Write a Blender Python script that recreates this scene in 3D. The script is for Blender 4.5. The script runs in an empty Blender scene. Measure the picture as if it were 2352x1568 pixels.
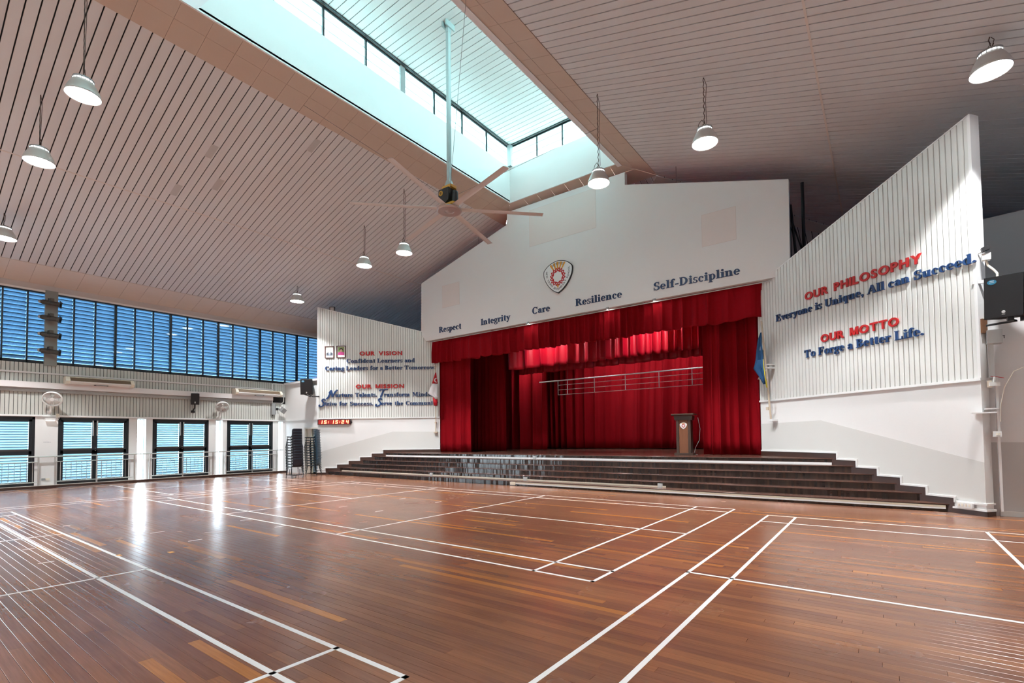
import bpy, bmesh, math, random
from math import sin, cos, pi, radians as RAD
from mathutils import Vector, Matrix
random.seed(7)
SC = bpy.context.scene
COL = SC.collection

# ------------------------------------------------------------------ camera
cam_d = bpy.data.cameras.new('camera'); cam = bpy.data.objects.new('camera', cam_d); COL.objects.link(cam)
CY, CP, CR = -0.6278962, 0.0340696, -0.0121612
_f = Vector((sin(CY)*cos(CP), cos(CY)*cos(CP), sin(CP)))
_r = Vector((cos(CY), -sin(CY), 0)); _u = _r.cross(_f)
_r2 = _r*cos(CR)+_u*sin(CR); _u2 = _u*cos(CR)-_r*sin(CR)
M = Matrix((( _r2.x,_u2.x,-_f.x,2.49539),(_r2.y,_u2.y,-_f.y,-4.566604),(_r2.z,_u2.z,-_f.z,1.51652),(0,0,0,1)))
cam.matrix_world = M
cam_d.sensor_width = 36.0; cam_d.sensor_fit = 'HORIZONTAL'
cam_d.lens = 1123.2777/2352*36.0
cam_d.shift_x = (1176-1212.97823)/2352
cam_d.shift_y = (966.613733-784)/2352
cam_d.clip_start = 0.05; cam_d.clip_end = 300
SC.camera = cam
# ------------------------------------------------------------------ world, exposure
W = bpy.data.worlds.new('sky'); SC.world = W; W.use_nodes = True
bg = W.node_tree.nodes['Background']; bg.inputs[0].default_value = (0.74, 0.90, 1.0, 1); bg.inputs[1].default_value = 13.5
SC.view_settings.view_transform = 'Standard'; SC.view_settings.look = 'None'
SC.view_settings.gamma = 1.0; SC.view_settings.use_curve_mapping = False
SC.view_settings.exposure = 1.10
LAMP_W = 900.0
SC.cycles.use_denoising = True
SC.cycles.diffuse_bounces = 5; SC.cycles.glossy_bounces = 4; SC.cycles.transparent_max_bounces = 12
SC.cycles.sample_clamp_indirect = 6.0
def portal(name, loc, sx, sy, direction):
    d = bpy.data.lights.new(name, 'AREA'); d.shape = 'RECTANGLE'; d.size = sx; d.size_y = sy; d.cycles.is_portal = True
    o = bpy.data.objects.new(name, d); COL.objects.link(o); o.location = loc
    o.rotation_euler = Vector(direction).to_track_quat('-Z', 'Y').to_euler()
    return o

# ------------------------------------------------------------------ helpers
class MB:
    def __init__(s): s.v = []; s.f = []; s.tint = []; s.cur = 0.5
    def add(s, vs, fs):
        n = len(s.v); s.v += [tuple(p) for p in vs]
        for f in fs: s.f.append(tuple(n+i for i in f)); s.tint.append(s.cur)
        return s
    def box(s, x0, y0, z0, x1, y1, z1):
        return s.add([(x0,y0,z0),(x1,y0,z0),(x1,y1,z0),(x0,y1,z0),(x0,y0,z1),(x1,y0,z1),(x1,y1,z1),(x0,y1,z1)],
              [(0,3,2,1),(4,5,6,7),(0,1,5,4),(1,2,6,5),(2,3,7,6),(3,0,4,7)])
    def obox(s, c, ax, ay, az):   # centre and three half-axis vectors
        c, ax, ay, az = Vector(c), Vector(ax), Vector(ay), Vector(az)
        P = [c+i*ax+j*ay+k*az for k in (-1,1) for i,j in ((-1,-1),(1,-1),(1,1),(-1,1))]
        return s.add(P, [(0,3,2,1),(4,5,6,7),(0,1,5,4),(1,2,6,5),(2,3,7,6),(3,0,4,7)])
    def prism(s, poly, ext):       # planar polygon (3d points) extruded along vector
        ext = Vector(ext); P = [Vector(p) for p in poly]; n = len(P)
        return s.add(P+[p+ext for p in P], [tuple(range(n-1,-1,-1)), tuple(range(n,2*n))]+[(i,(i+1)%n,n+(i+1)%n,n+i) for i in range(n)])
    def tube(s, pts, r, n=8, caps=True):
        pts = [Vector(p) for p in pts]; rings = []
        rr = r if isinstance(r, (list,tuple)) else [r]*len(pts)
        up = None
        for i, p in enumerate(pts):
            t = (pts[min(i+1,len(pts)-1)]-pts[max(i-1,0)]).normalized()
            if up is None: up = Vector((0,0,1)) if abs(t.z) < .9 else Vector((1,0,0))
            a = t.cross(up)
            if a.length < 1e-4: a = t.cross(Vector((0,1,0)))
            a.normalize(); b = t.cross(a).normalized(); up = -b if up.dot(b) < 0 else b
            rings.append([p+(a*cos(2*pi*k/n)+b*sin(2*pi*k/n))*rr[i] for k in range(n)])
        V = [q for R in rings for q in R]; F = []
        for i in range(len(rings)-1):
            for k in range(n): F.append((i*n+k, i*n+(k+1)%n, (i+1)*n+(k+1)%n, (i+1)*n+k))
        if caps: F += [tuple(range(n-1,-1,-1)), tuple(range((len(rings)-1)*n, len(rings)*n))]
        return s.add(V, F)
    def lathe(s, prof, n=24, mat=None, close=False):   # profile (r, z) about z
        mat = mat or Matrix.Identity(4); V = []; F = []
        for r, z in prof:
            for k in range(n): V.append(mat @ Vector((r*cos(2*pi*k/n), r*sin(2*pi*k/n), z)))
        m = len(prof)
        for i in range(m-1 if not close else m):
            j = (i+1) % m
            for k in range(n): F.append((i*n+k, i*n+(k+1)%n, j*n+(k+1)%n, j*n+k))
        if not close:
            if prof[0][0] > 1e-6: F.append(tuple(range(n-1,-1,-1)))
            if prof[-1][0] > 1e-6: F.append(tuple(range((m-1)*n, m*n)))
        return s.add(V, F)
    def rbox(s, x0,y0,z0,x1,y1,z1,r=.02,n=3):          # box rounded about z
        pts = []
        for cx,cy,a0 in ((x1-r,y1-r,0),(x0+r,y1-r,90),(x0+r,y0+r,180),(x1-r,y0+r,270)):
            for i in range(n+1):
                a = RAD(a0+90*i/n); pts.append((cx+r*cos(a), cy+r*sin(a), z0))
        return s.prism(pts, (0,0,z1-z0))
    def xf(s, m, start=0):
        s.v = s.v[:start]+[tuple(m @ Vector(p)) for p in s.v[start:]]; return s

def wm(o):
    m = o.matrix_basis.copy()
    while o.parent: o = o.parent; m = o.matrix_basis @ m
    return m
def obj(name, mb, mat, parent=None, world=True, smooth=False, tint=False):
    me = bpy.data.meshes.new(name); v = mb.v
    if parent is not None and world:
        inv = wm(parent).inverted(); v = [tuple(inv @ Vector(p)) for p in v]
    me.from_pydata(v, [], mb.f); me.update()
    if tint:
        at = me.attributes.new('tint', 'FLOAT', 'FACE'); at.data.foreach_set('value', mb.tint)
    if smooth: me.polygons.foreach_set('use_smooth', [True]*len(me.polygons))
    if mat: me.materials.append(mat)
    o = bpy.data.objects.new(name, me); COL.objects.link(o)
    if parent is not None: o.parent = parent
    return o
def fixn(o):
    bm = bmesh.new(); bm.from_mesh(o.data); bmesh.ops.recalc_face_normals(bm, faces=bm.faces); bm.to_mesh(o.data); bm.free(); return o
def thing(name, label, cat, loc=(0,0,0), rotz=0, group=None, matrix=None):
    o = bpy.data.objects.new(name, None); COL.objects.link(o); o.empty_display_size = .1
    if matrix is not None: o.matrix_basis = matrix
    else: o.location = loc; o.rotation_euler = (0,0,rotz); o.matrix_basis = Matrix.Translation(loc) @ Matrix.Rotation(rotz,4,'Z')
    o['label'] = label; o['category'] = cat
    if group: o['group'] = group
    return o
def struct(name, mb=None, mat=None, label=None, smooth=False, tint=False):
    if mb is None:
        o = bpy.data.objects.new(name, None); COL.objects.link(o)
    else: o = obj(name, mb, mat, smooth=smooth, tint=tint)
    o['kind'] = 'structure'
    if label: o['label'] = label
    return o
def stuff(o): o['kind'] = 'stuff'; return o
def dup(root, matrix, label=None, group=None):
    r = root.copy(); COL.objects.link(r); r.matrix_basis = matrix
    if label: r['label'] = label
    if group: r['group'] = group
    for ch in list(root.children):
        c = ch.copy(); COL.objects.link(c); c.parent = r
        for g in list(ch.children):
            d = g.copy(); COL.objects.link(d); d.parent = c
    return r

# ------------------------------------------------------------------ materials
def mat(name, col, rough=.5, metal=0., spec=.5, noise=0., nscale=6., bump=0., bscale=60., coat=0., emit=None, estr=0., sheen=0., stretch=None):
    m = bpy.data.materials.new(name); m.use_nodes = True; nt = m.node_tree; b = nt.nodes['Principled BSDF']
    b.inputs['Base Color'].default_value = (*col,1); b.inputs['Roughness'].default_value = rough
    b.inputs['Metallic'].default_value = metal; b.inputs['Specular IOR Level'].default_value = spec
    if coat: b.inputs['Coat Weight'].default_value = coat; b.inputs['Coat Roughness'].default_value = .1
    if sheen:
        b.inputs['Sheen Weight'].default_value = sheen; b.inputs['Sheen Tint'].default_value = (*[min(1,c*1.6+.02) for c in col],1)
    if emit: b.inputs['Emission Color'].default_value = (*emit,1); b.inputs['Emission Strength'].default_value = estr
    if noise or bump:
        tc = nt.nodes.new('ShaderNodeTexCoord'); mp = nt.nodes.new('ShaderNodeMapping'); nt.links.new(tc.outputs['Object'], mp.inputs[0])
        if stretch: mp.inputs['Scale'].default_value = stretch
    if noise:
        n = nt.nodes.new('ShaderNodeTexNoise'); n.inputs['Scale'].default_value = nscale; n.inputs['Detail'].default_value = 5
        nt.links.new(mp.outputs[0], n.inputs['Vector'])
        mx = nt.nodes.new('ShaderNodeMix'); mx.data_type = 'RGBA'
        mx.inputs['A'].default_value = (*[c*(1-noise) for c in col],1); mx.inputs['B'].default_value = (*[min(1,c*(1+noise)) for c in col],1)
        nt.links.new(n.outputs['Fac'], mx.inputs['Factor']); nt.links.new(mx.outputs['Result'], b.inputs['Base Color'])
    if bump:
        n2 = nt.nodes.new('ShaderNodeTexNoise'); n2.inputs['Scale'].default_value = bscale; n2.inputs['Detail'].default_value = 3
        nt.links.new(mp.outputs[0], n2.inputs['Vector'])
        bp = nt.nodes.new('ShaderNodeBump'); bp.inputs['Strength'].default_value = bump; bp.inputs['Distance'].default_value = .01
        nt.links.new(n2.outputs['Fac'], bp.inputs['Height']); nt.links.new(bp.outputs[0], b.inputs['Normal'])
    return m
def emat(name, col, s):
    m = bpy.data.materials.new(name); m.use_nodes = True; nt = m.node_tree; nt.nodes.clear()
    e = nt.nodes.new('ShaderNodeEmission'); o = nt.nodes.new('ShaderNodeOutputMaterial'); e.inputs[0].default_value = (*col,1); e.inputs[1].default_value = s
    nt.links.new(e.outputs[0], o.inputs[0]); return m
def glass(name, col, gloss=.12, rough=.02, frost=0., fcol=(.9,.95,.95)):
    m = bpy.data.materials.new(name); m.use_nodes = True; nt = m.node_tree; nt.nodes.clear()
    t = nt.nodes.new('ShaderNodeBsdfTransparent'); t.inputs[0].default_value = (*col,1)
    g = nt.nodes.new('ShaderNodeBsdfGlossy'); g.inputs['Roughness'].default_value = rough
    fr = nt.nodes.new('ShaderNodeFresnel'); fr.inputs[0].default_value = 1.45
    mx = nt.nodes.new('ShaderNodeMixShader'); o = nt.nodes.new('ShaderNodeOutputMaterial')
    nt.links.new(fr.outputs[0], mx.inputs[0]); nt.links.new(g.outputs[0], mx.inputs[2])
    if frost:
        tr = nt.nodes.new('ShaderNodeBsdfTranslucent'); tr.inputs[0].default_value = (*fcol,1)
        m2 = nt.nodes.new('ShaderNodeMixShader'); m2.inputs[0].default_value = frost
        nt.links.new(t.outputs[0], m2.inputs[1]); nt.links.new(tr.outputs[0], m2.inputs[2]); nt.links.new(m2.outputs[0], mx.inputs[1])
    else: nt.links.new(t.outputs[0], mx.inputs[1])
    nt.links.new(mx.outputs[0], o.inputs[0]); return m
def wood_plank(name, c_dark, c_mid, c_hot, rough=.24, grain=1.0, coat=.0):
    # colour by the per-plank attribute 'tint', grain stretched along x, worn scratches in the varnish
    m = bpy.data.materials.new(name); m.use_nodes = True; nt = m.node_tree; b = nt.nodes['Principled BSDF']; L = nt.links.new
    at = nt.nodes.new('ShaderNodeAttribute'); at.attribute_name = 'tint'
    cr = nt.nodes.new('ShaderNodeValToRGB'); e = cr.color_ramp.elements
    e[0].position = 0; e[0].color = (*c_dark,1); e[1].position = .62; e[1].color = (*c_mid,1)
    k = e.new(.86); k.color = (c_mid[0]*1.12, c_mid[1]*1.15, c_mid[2]*1.1, 1); k = e.new(1.0); k.color = (*c_hot,1)
    L(at.outputs['Fac'], cr.inputs[0])
    gm = nt.nodes.new('ShaderNodeNewGeometry')
    mp = nt.nodes.new('ShaderNodeMapping'); mp.inputs['Scale'].default_value = (1.2, 34, 34); L(gm.outputs['Position'], mp.inputs[0])
    n = nt.nodes.new('ShaderNodeTexNoise'); n.inputs['Scale'].default_value = 1.6; n.inputs['Detail'].default_value = 7; n.inputs['Roughness'].default_value = .65
    L(mp.outputs[0], n.inputs['Vector'])
    n1 = nt.nodes.new('ShaderNodeTexNoise'); n1.inputs['Scale'].default_value = .8; n1.inputs['Detail'].default_value = 3; L(gm.outputs['Position'], n1.inputs['Vector'])
    mr = nt.nodes.new('ShaderNodeMapRange'); mr.inputs['From Min'].default_value = .25; mr.inputs['From Max'].default_value = .75
    mr.inputs['To Min'].default_value = 1-.28*grain; mr.inputs['To Max'].default_value = 1+.25*grain; L(n.outputs['Fac'], mr.inputs[0])
    mr1 = nt.nodes.new('ShaderNodeMapRange'); mr1.inputs['From Min'].default_value = .3; mr1.inputs['From Max'].default_value = .7
    mr1.inputs['To Min'].default_value = .88; mr1.inputs['To Max'].default_value = 1.12; L(n1.outputs['Fac'], mr1.inputs[0])
    mm = nt.nodes.new('ShaderNodeMath'); mm.operation = 'MULTIPLY'; L(mr.outputs[0], mm.inputs[0]); L(mr1.outputs[0], mm.inputs[1])
    mul = nt.nodes.new('ShaderNodeVectorMath'); mul.operation = 'SCALE'; L(cr.outputs[0], mul.inputs[0]); L(mm.outputs[0], mul.inputs['Scale'])
    # scratches: thin light streaks in random directions, and scuffed pale patches
    cur = mul.outputs[0]
    for ang, sc, thr in ((.5, 3.2, .72), (1.35, 2.6, .735), (2.3, 3.6, .74)):
        vr = nt.nodes.new('ShaderNodeVectorRotate'); vr.rotation_type = 'Z_AXIS'; vr.inputs['Angle'].default_value = ang; L(gm.outputs['Position'], vr.inputs['Vector'])
        mp2 = nt.nodes.new('ShaderNodeMapping'); mp2.inputs['Scale'].default_value = (1.0, 40, 1); L(vr.outputs[0], mp2.inputs[0])
        s = nt.nodes.new('ShaderNodeTexNoise'); s.inputs['Scale'].default_value = sc; s.inputs['Detail'].default_value = 2; L(mp2.outputs[0], s.inputs['Vector'])
        r2 = nt.nodes.new('ShaderNodeMapRange'); r2.inputs['From Min'].default_value = thr; r2.inputs['From Max'].default_value = thr+.05; r2.inputs['To Max'].default_value = .07; L(s.outputs['Fac'], r2.inputs[0])
        mx = nt.nodes.new('ShaderNodeMix'); mx.data_type = 'RGBA'; mx.inputs['B'].default_value = (.55,.40,.31,1); L(r2.outputs[0], mx.inputs['Factor']); L(cur, mx.inputs['A']); cur = mx.outputs['Result']
    L(cur, b.inputs['Base Color'])
    nr = nt.nodes.new('ShaderNodeTexNoise'); nr.inputs['Scale'].default_value = 1.3; nr.inputs['Detail'].default_value = 4; L(gm.outputs['Position'], nr.inputs['Vector'])
    rr = nt.nodes.new('ShaderNodeMapRange'); rr.inputs['To Min'].default_value = rough*.7; rr.inputs['To Max'].default_value = rough*1.3; L(nr.outputs['Fac'], rr.inputs[0]); L(rr.outputs[0], b.inputs['Roughness'])
    b.inputs['Specular IOR Level'].default_value = .5
    return m

WHITE = mat('white_paint', (.80,.795,.785), .6, noise=.025, nscale=1.2, bump=.05, bscale=25)
DADO = mat('grey_dado_paint', (.66,.655,.63), .5, noise=.02, nscale=1.5, bump=.05, bscale=25)
TRIMW = mat('white_trim', (.80,.80,.79), .45)
GABLE = mat('gable_plaster', (.74,.73,.72), .65, noise=.02, nscale=.8)
PATCH = mat('pinkish_board', (.74,.67,.64), .6)
PLANKC = mat('ceiling_plank_paint', (.66,.645,.635), .5, noise=.03, nscale=.7)
DARKGAP = mat('dark_void', (.012,.012,.013), .9)
TAN = mat('tan_ceiling_tile', (.56,.43,.34), .75, noise=.04, nscale=2)
TANL = mat('pale_eave_tile', (.68,.60,.54), .7, noise=.03, nscale=2)
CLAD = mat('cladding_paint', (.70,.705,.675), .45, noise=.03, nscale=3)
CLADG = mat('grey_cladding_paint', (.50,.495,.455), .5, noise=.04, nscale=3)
FRAMED = mat('dark_navy_frame', (.010,.014,.018), .35)
SLAT = mat('louvre_blade', (.52,.60,.65), .4)
def translucent(name, col, f):
    m = mat(name, col, .35); nt = m.node_tree; b = nt.nodes['Principled BSDF']; o = nt.nodes['Material Output']
    t = nt.nodes.new('ShaderNodeBsdfTranslucent'); t.inputs[0].default_value = (*col,1); mx = nt.nodes.new('ShaderNodeMixShader'); mx.inputs[0].default_value = f
    nt.links.new(b.outputs[0], mx.inputs[1]); nt.links.new(t.outputs[0], mx.inputs[2]); nt.links.new(mx.outputs[0], o.inputs[0]); return m
SLATD = translucent('door_louvre_blade', (.58,.67,.71), .28)
CHROME = mat('stainless_rail', (.62,.62,.60), .3, metal=.85)
WHITEM = mat('white_enamel', (.80,.80,.78), .35)
CREAM = mat('cream_plastic', (.80,.74,.62), .4)
BROWNG = mat('brown_grille', (.16,.11,.07), .5)
BLACK = mat('black_plastic', (.012,.012,.014), .45)
BLACKC = mat('speaker_carpet', (.015,.015,.016), .85, bump=.4, bscale=400)
GREY = mat('grey_metal', (.33,.34,.34), .45, metal=.3)
GREYL = mat('light_grey_box', (.50,.51,.50), .45)
STEELD = mat('dark_steel', (.02,.02,.022), .5)
GALV = mat('galvanised_pole', (.40,.46,.46), .45, metal=.4)
RUST = mat('rusty_plate', (.16,.07,.03), .8)
BLUE = mat('blue_letter', (.010,.045,.150), .35)
NAVY = mat('navy_letter', (.008,.035,.11), .4)
RED = mat('red_letter', (.50,.012,.012), .35)
SKIRT = mat('dark_stained_wood', (.060,.028,.020), .28, noise=.25, nscale=5)
RISER = wood_plank('dark_step_wood', (.018,.010,.008), (.032,.016,.012), (.05,.024,.016), .17, .7)
TREAD = wood_plank('stage_tread_wood', (.075,.036,.028), (.12,.055,.040), (.15,.07,.05), .22, .8)
FLOORM = wood_plank('varnished_floor_wood', (.175,.070,.040), (.235,.093,.044), (.45,.175,.042), .25, .8)
LINE = mat('white_court_paint', (.86,.86,.84), .35)
ORANGET = mat('orange_tape', (.75,.36,.06), .5)
def velvet(name, col, sheen, rough):
    m = mat(name, col, rough, spec=.12 if rough > .5 else .3, sheen=sheen, noise=.12, nscale=3, stretch=(3,3,.6)); return m
VELVET = velvet('red_velvet', (.25,.0015,.0065), .0, .85)
SATIN = velvet('red_satin', (.36,.003,.014), .0, .38)
WOODP = mat('podium_brown_panel', (.20,.075,.035), .4, noise=.22, nscale=4, stretch=(14,14,1.2))
WOODD = mat('podium_dark_trim', (.060,.036,.026), .35, noise=.2, nscale=5, stretch=(8,8,1))
LAMPB = mat('lamp_shade_aluminium', (.62,.60,.57), .4, metal=.35)
LAMPE = emat('lamp_lens_glow', (1,1,1), 14)
LAMPR = emat('lamp_collar_glow', (.95,1,1), 2.2)
CHAIN = mat('rusty_chain', (.07,.04,.03), .6)
WIRE = mat('steel_wire', (.16,.15,.14), .5)
YELLOW = mat('amber_paint', (.62,.30,.03), .5)
DISC = mat('fan_disc_metal', (.55,.47,.44), .3, metal=.5)
BLADE = mat('fan_blade_pale', (.66,.60,.56), .5)
SHELL = mat('chair_shell_navy', (.012,.018,.030), .38)
SHELL2 = mat('chair_shell_slate_blue', (.03,.075,.12), .4)
LEGM = mat('chair_leg_dark', (.02,.025,.03), .35, metal=.5)
GOLD = mat('crest_orange', (.66,.30,.03), .5)
CRED = mat('crest_red', (.50,.005,.01), .5)
INK = mat('black_ink', (.012,.012,.014), .5)
PAPER = mat('white_card', (.78,.80,.80), .5)
LEDR = emat('red_led_glow', (1.0,.10,.04), 9.0)
LEDB = mat('led_backing', (.16,.010,.010), .3, emit=(1,.02,.01), estr=.12)
FLAGW = mat('flag_white', (.78,.76,.78), .8); FLAGR = mat('flag_red', (.55,.01,.02), .8)
FLAGB = mat('flag_blue', (.012,.075,.19), .8); FLAGY = mat('flag_yellow', (.75,.62,.03), .8)
POLEM = mat('cream_pole', (.60,.50,.38), .5)
GLASSW = glass('window_glass', (.27,.38,.48))
GLASSD = glass('door_glass', (.80,.90,.94))
GLASSL = glass('frosted_green_glass', (.72,.90,.87), frost=.45, fcol=(.82,.96,.93))
SLATSHADE = mat('louvre_lip', (.10,.14,.17), .5)  # dark colour for the shade lines painted between louvre blades
GLASSS = glass('slit_glass', (.95,.98,1.0))
MAHOG = mat('mahogany_frame', (.075,.018,.016), .4)

# ------------------------------------------------------------------ key sizes (metres)
XC = -6.62; XL = -20.8; XR = 7.56; YB = -13.0
SL = .2985
def zL(x): return 6.967+SL*(x+20.86)
def zR(x): return 6.967+SL*(7.62-x)
YH = 11.05                                   # where the hip begins
def zB(y): return 10.253-SL*(y-YH)
aR = RAD(37.6); AR = Vector((3.95,7.40)); dR = Vector((-cos(aR), sin(aR)))
aL = RAD(36.5); AL = Vector((-17.8,7.50)); dL = Vector((cos(aL), sin(aL)))
def wallmat(A, d, s=0., z=0., out=0., flip=False):
    """frame on a splayed wall: x along the reading direction, y up, z out of the wall"""
    x = Vector((d.x, d.y, 0)); n = Vector((d.y, -d.x, 0))
    if n.y > 0: n = -n
    if flip: x = -x
    p = Vector((A.x+d.x*s, A.y+d.y*s, z)) + n*out
    y = Vector((0,0,1))
    return Matrix(((x.x,y.x,n.x,p.x),(x.y,y.y,n.y,p.y),(x.z,y.z,n.z,p.z),(0,0,0,1)))
MR = wallmat(AR, dR); ML = wallmat(AL, dL)
def RWp(s, z, o=0.): return tuple(MR @ Vector((s, z, o)))
def LWp(s, z, o=0.): return tuple(ML @ Vector((s, z, o)))
HS = .155                                     # riser; six of them to the stage
def nose(k): return 7.748+(k-1)*.303
def sR(y): return (y-AR.y)/dR.y
def sL_(y): return (y-AL.y)/dL.y
def xR(y): return AR.x+dR.x*sR(y)
def xL(y): return AL.x+dL.x*sL_(y)

# ================================================================== THE FLOOR
fl = struct('floor', MB().box(XL-.5, YB-.2, -.12, XR+.5, 21.0, -.022), DARKGAP)
PW = .0815
near = []; 
row = 0; y = -13.0
cx, cy = 2.495, -4.567
allp = []
while y < 7.72:
    x = XL+.26 - random.random()*1.5
    while x < XR:
        ln = random.choice((.9,1.2,1.5,1.8,2.1,2.4,2.4,3.0)); x1 = min(x+ln, XR)
        t = random.random(); t = t*.88 if random.random() > .06 else .90+.10*random.random()
        if x1 > XL+.26: allp.append((max(x,XL+.26), x1, y, min(y+PW,7.74), t))
        x = x1
    y += PW
def inview(p):
    mx, my = (p[0]+p[1])/2-cx, (p[2]+p[3])/2-cy
    d = mx*_f.x+my*_f.y; l = mx*_r.x+my*_r.y
    return d > 1.2 and abs(l/d) < 1.25
cand = sorted([p for p in allp if inview(p)], key=lambda p: ((p[0]+p[1])/2-cx)**2+((p[2]+p[3])/2-cy)**2)
single = set(id(p) for p in cand[:300])
rest = MB()
def plank_geo(mb, p):
    x0,x1,y0,y1,t = p; g = .0009; mb.cur = t; h = random.uniform(-.0006, 0)
    z1 = h; c = .0012
    mb.add([(x0+g,y0+g,-.02),(x1-g,y0+g,-.02),(x1-g,y1-g,-.02),(x0+g,y1-g,-.02),
            (x0+g,y0+g,z1-c),(x1-g,y0+g,z1-c),(x1-g,y1-g,z1-c),(x0+g,y1-g,z1-c),
            (x0+g+c,y0+g+c,z1),(x1-g-c,y0+g+c,z1),(x1-g-c,y1-g-c,z1),(x0+g+c,y1-g-c,z1)],
           [(0,1,5,4),(1,2,6,5),(2,3,7,6),(3,0,4,7),(4,5,9,8),(5,6,10,9),(6,7,11,10),(7,4,8,11),(8,9,10,11)])
for p in allp:
    if id(p) in single:
        mb = MB(); plank_geo(mb, p); obj('floor_plank', mb, FLOORM, fl, tint=True)
    else: plank_geo(rest, p)
stuff(obj('floor_planks_far', rest, FLOORM, fl, tint=True))
# court lines, painted bands a millimetre proud
def cline(x0,y0,x1,y1,w=.04):
    if abs(x1-x0) > abs(y1-y0): mb = MB().box(min(x0,x1),y0-w/2,-.003,max(x0,x1),y0+w/2,.0008)
    else: mb = MB().box(x0-w/2,min(y0,y1),-.003,x0+w/2,max(y0,y1),.0008)
    return obj('court_line', mb, LINE, fl)
def court(ox, oy, ux, uy, vis=None):
    # long axis direction (ux: +-1 along x or y). local l in 0..13.4, w in 0..6.1
    def P(l, w):
        return (ox+ux[0]*l+uy[0]*w, oy+ux[1]*l+uy[1]*w)
    def ln(l0,w0,l1,w1):
        a = P(l0,w0); b = P(l1,w1); cline(*a,*b)
    for w in (.02,.48,5.62,6.08): ln(0,w,13.4,w)
    for l in (.02,.78,12.62,13.38): ln(l,0,l,6.1)
    for l in (4.70,8.70): ln(l,0,l,6.1)
    ln(0,3.05,4.70,3.05); ln(8.70,3.05,13.4,3.05)
court(0,0,(-1,0),(0,1)); court(0,-2.45,(-1,0),(0,-1)); court(.67,5.62,(0,-1),(1,0)); court(-14.0,5.55,(0,-1),(-1,0))
# short tape dashes and scraps stuck on the floor
for x0,y0,x1,y1 in ((-7.52,-3.12,-7.47,-3.0),(-6.21,-3.17,-6.21,-3.02),(-7.46,-1.63,-7.48,-1.43),(-6.14,-1.54,-6.14,-1.35),(-9.72,-2.29,-9.69,-2.19),
                    (-7.5,1.9,-7.5,2.1),(-6.2,1.9,-6.2,2.1),(-7.5,3.6,-7.5,3.8),(-6.2,3.6,-6.2,3.8),(-7.5,-.2,-7.5,.0),(-6.2,-.2,-6.2,.0)):
    obj('tape_dash', MB().box(x0-.012,min(y0,y1),-.003,x0+.012,max(y0,y1),.0008), LINE, fl)
for x,y,a,b in ((-5.5,-1.97,.05,.03),(-5.9,-2.44,.05,.025)):
    obj('orange_tape', MB().box(x-a,y-b,-.003,x+a,y+b,.0012), ORANGET, fl)['label'] = 'scrap of orange tape on the floor'

# ================================================================== CEILING: sloping plank fields
def slope_planks(name, xe, xi, zf, y0, y1, seam, vis0, vis1, hip, gapw=.024, mx=1):
    """planks run down the slope; xe eave edge, xi ridge edge of the plank field"""
    back = MB(); t = .024
    ya, yb = y0, y1+abs(xe-xi)
    back.prism([(xi,ya,zf(xi)+.03),(xe,ya,zf(xe)+.03),(xe,yb,zf(xe)+.03),(xi,y1,zf(xi)+.03)], (0,0,.04))
    root = struct(name, back, DARKGAP)
    far = MB(); y = y0
    while y < yb-.05:
        yc = y+.1
        top = xi if yc < y1 else xi+(xe-xi)*(yc-y1)/abs(xe-xi)
        pieces = [(top, seam), (seam, xe)] if (top-seam)*(xi-xe) > 0 else [(top, xe)]
        for a, b in pieces:
            g = .004*(1 if b > a else -1)
            P = [(a+g,y+gapw/2,zf(a)),(b-g,y+gapw/2,zf(b)),(b-g,y+.2-gapw/2,zf(b)),(a+g,y+.2-gapw/2,zf(a))]
            if (xe < xi): P = P[::-1]
            if vis0 <= yc <= vis1: 
                mb = MB(); mb.prism(P, (0,0,t)); obj('ceiling_plank', mb, PLANKC, root)
            else: far.prism(P, (0,0,t))
        y += .2
    stuff(obj('ceiling_planks_far', far, PLANKC, root))
    # the pale cover strip over the seam
    sx = .03 if xe > xi else -.03
    obj('seam_strip', MB().prism([(seam-.02,y0,zf(seam-.02)-.004),(seam+.02,y0,zf(seam+.02)-.004),(seam+.02,y1+abs(seam-xi),zf(seam+.02)-.004),(seam-.02,y1+abs(seam-xi),zf(seam-.02)-.004)], (0,0,.012)), TANL, root)
    return root
cl = slope_planks('ceiling', -19.58, -9.85, zL, YB, YH, -14.88, -3.3, 12.5, True)
cr = slope_planks('ceiling.001', 6.34, -3.39, zR, YB, YH, 1.62, 1.9, 16.0, True)
# back hip slope: planks run towards the back
bk = MB().prism([(-9.85,YH,zB(YH)+.03),(-3.39,YH,zB(YH)+.03),(6.34,YH+9.73,zB(YH+9.73)+.03),(-19.58,YH+9.73,zB(YH+9.73)+.03)], (0,0,.04))
cb = struct('ceiling.002', bk, DARKGAP)
x = -19.4; pb = MB()
while x < 6.2:
    ys = YH + max(0, -9.85-x, x+3.39)
    mb = MB().prism([(x+.012,ys,zB(ys)),(x+.188,ys,zB(ys)),(x+.188,YH+9.73,zB(YH+9.73)),(x+.012,YH+9.73,zB(YH+9.73))], (0,0,.024))
    if x > -4.6: obj('ceiling_plank', mb, PLANKC, cb)
    else: pb.add(mb.v, mb.f)
    x += .2
stuff(obj('ceiling_planks_far', pb, PLANKC, cb))
# pale boards along the two hips
for sgn, x0 in ((1,-3.39),(-1,-9.85)):
    P = []
    for t_, w_ in ((0,0),(9.7,0),(9.7,.42),(0,.42)):
        xx = x0+sgn*(t_-.0)-sgn*w_*.7; yy = YH+t_+w_*.7; P.append((xx,yy,zB(yy)-.03))
    obj('hip_board', MB().prism(P, (0,0,.02)), TANL, cb)
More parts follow.
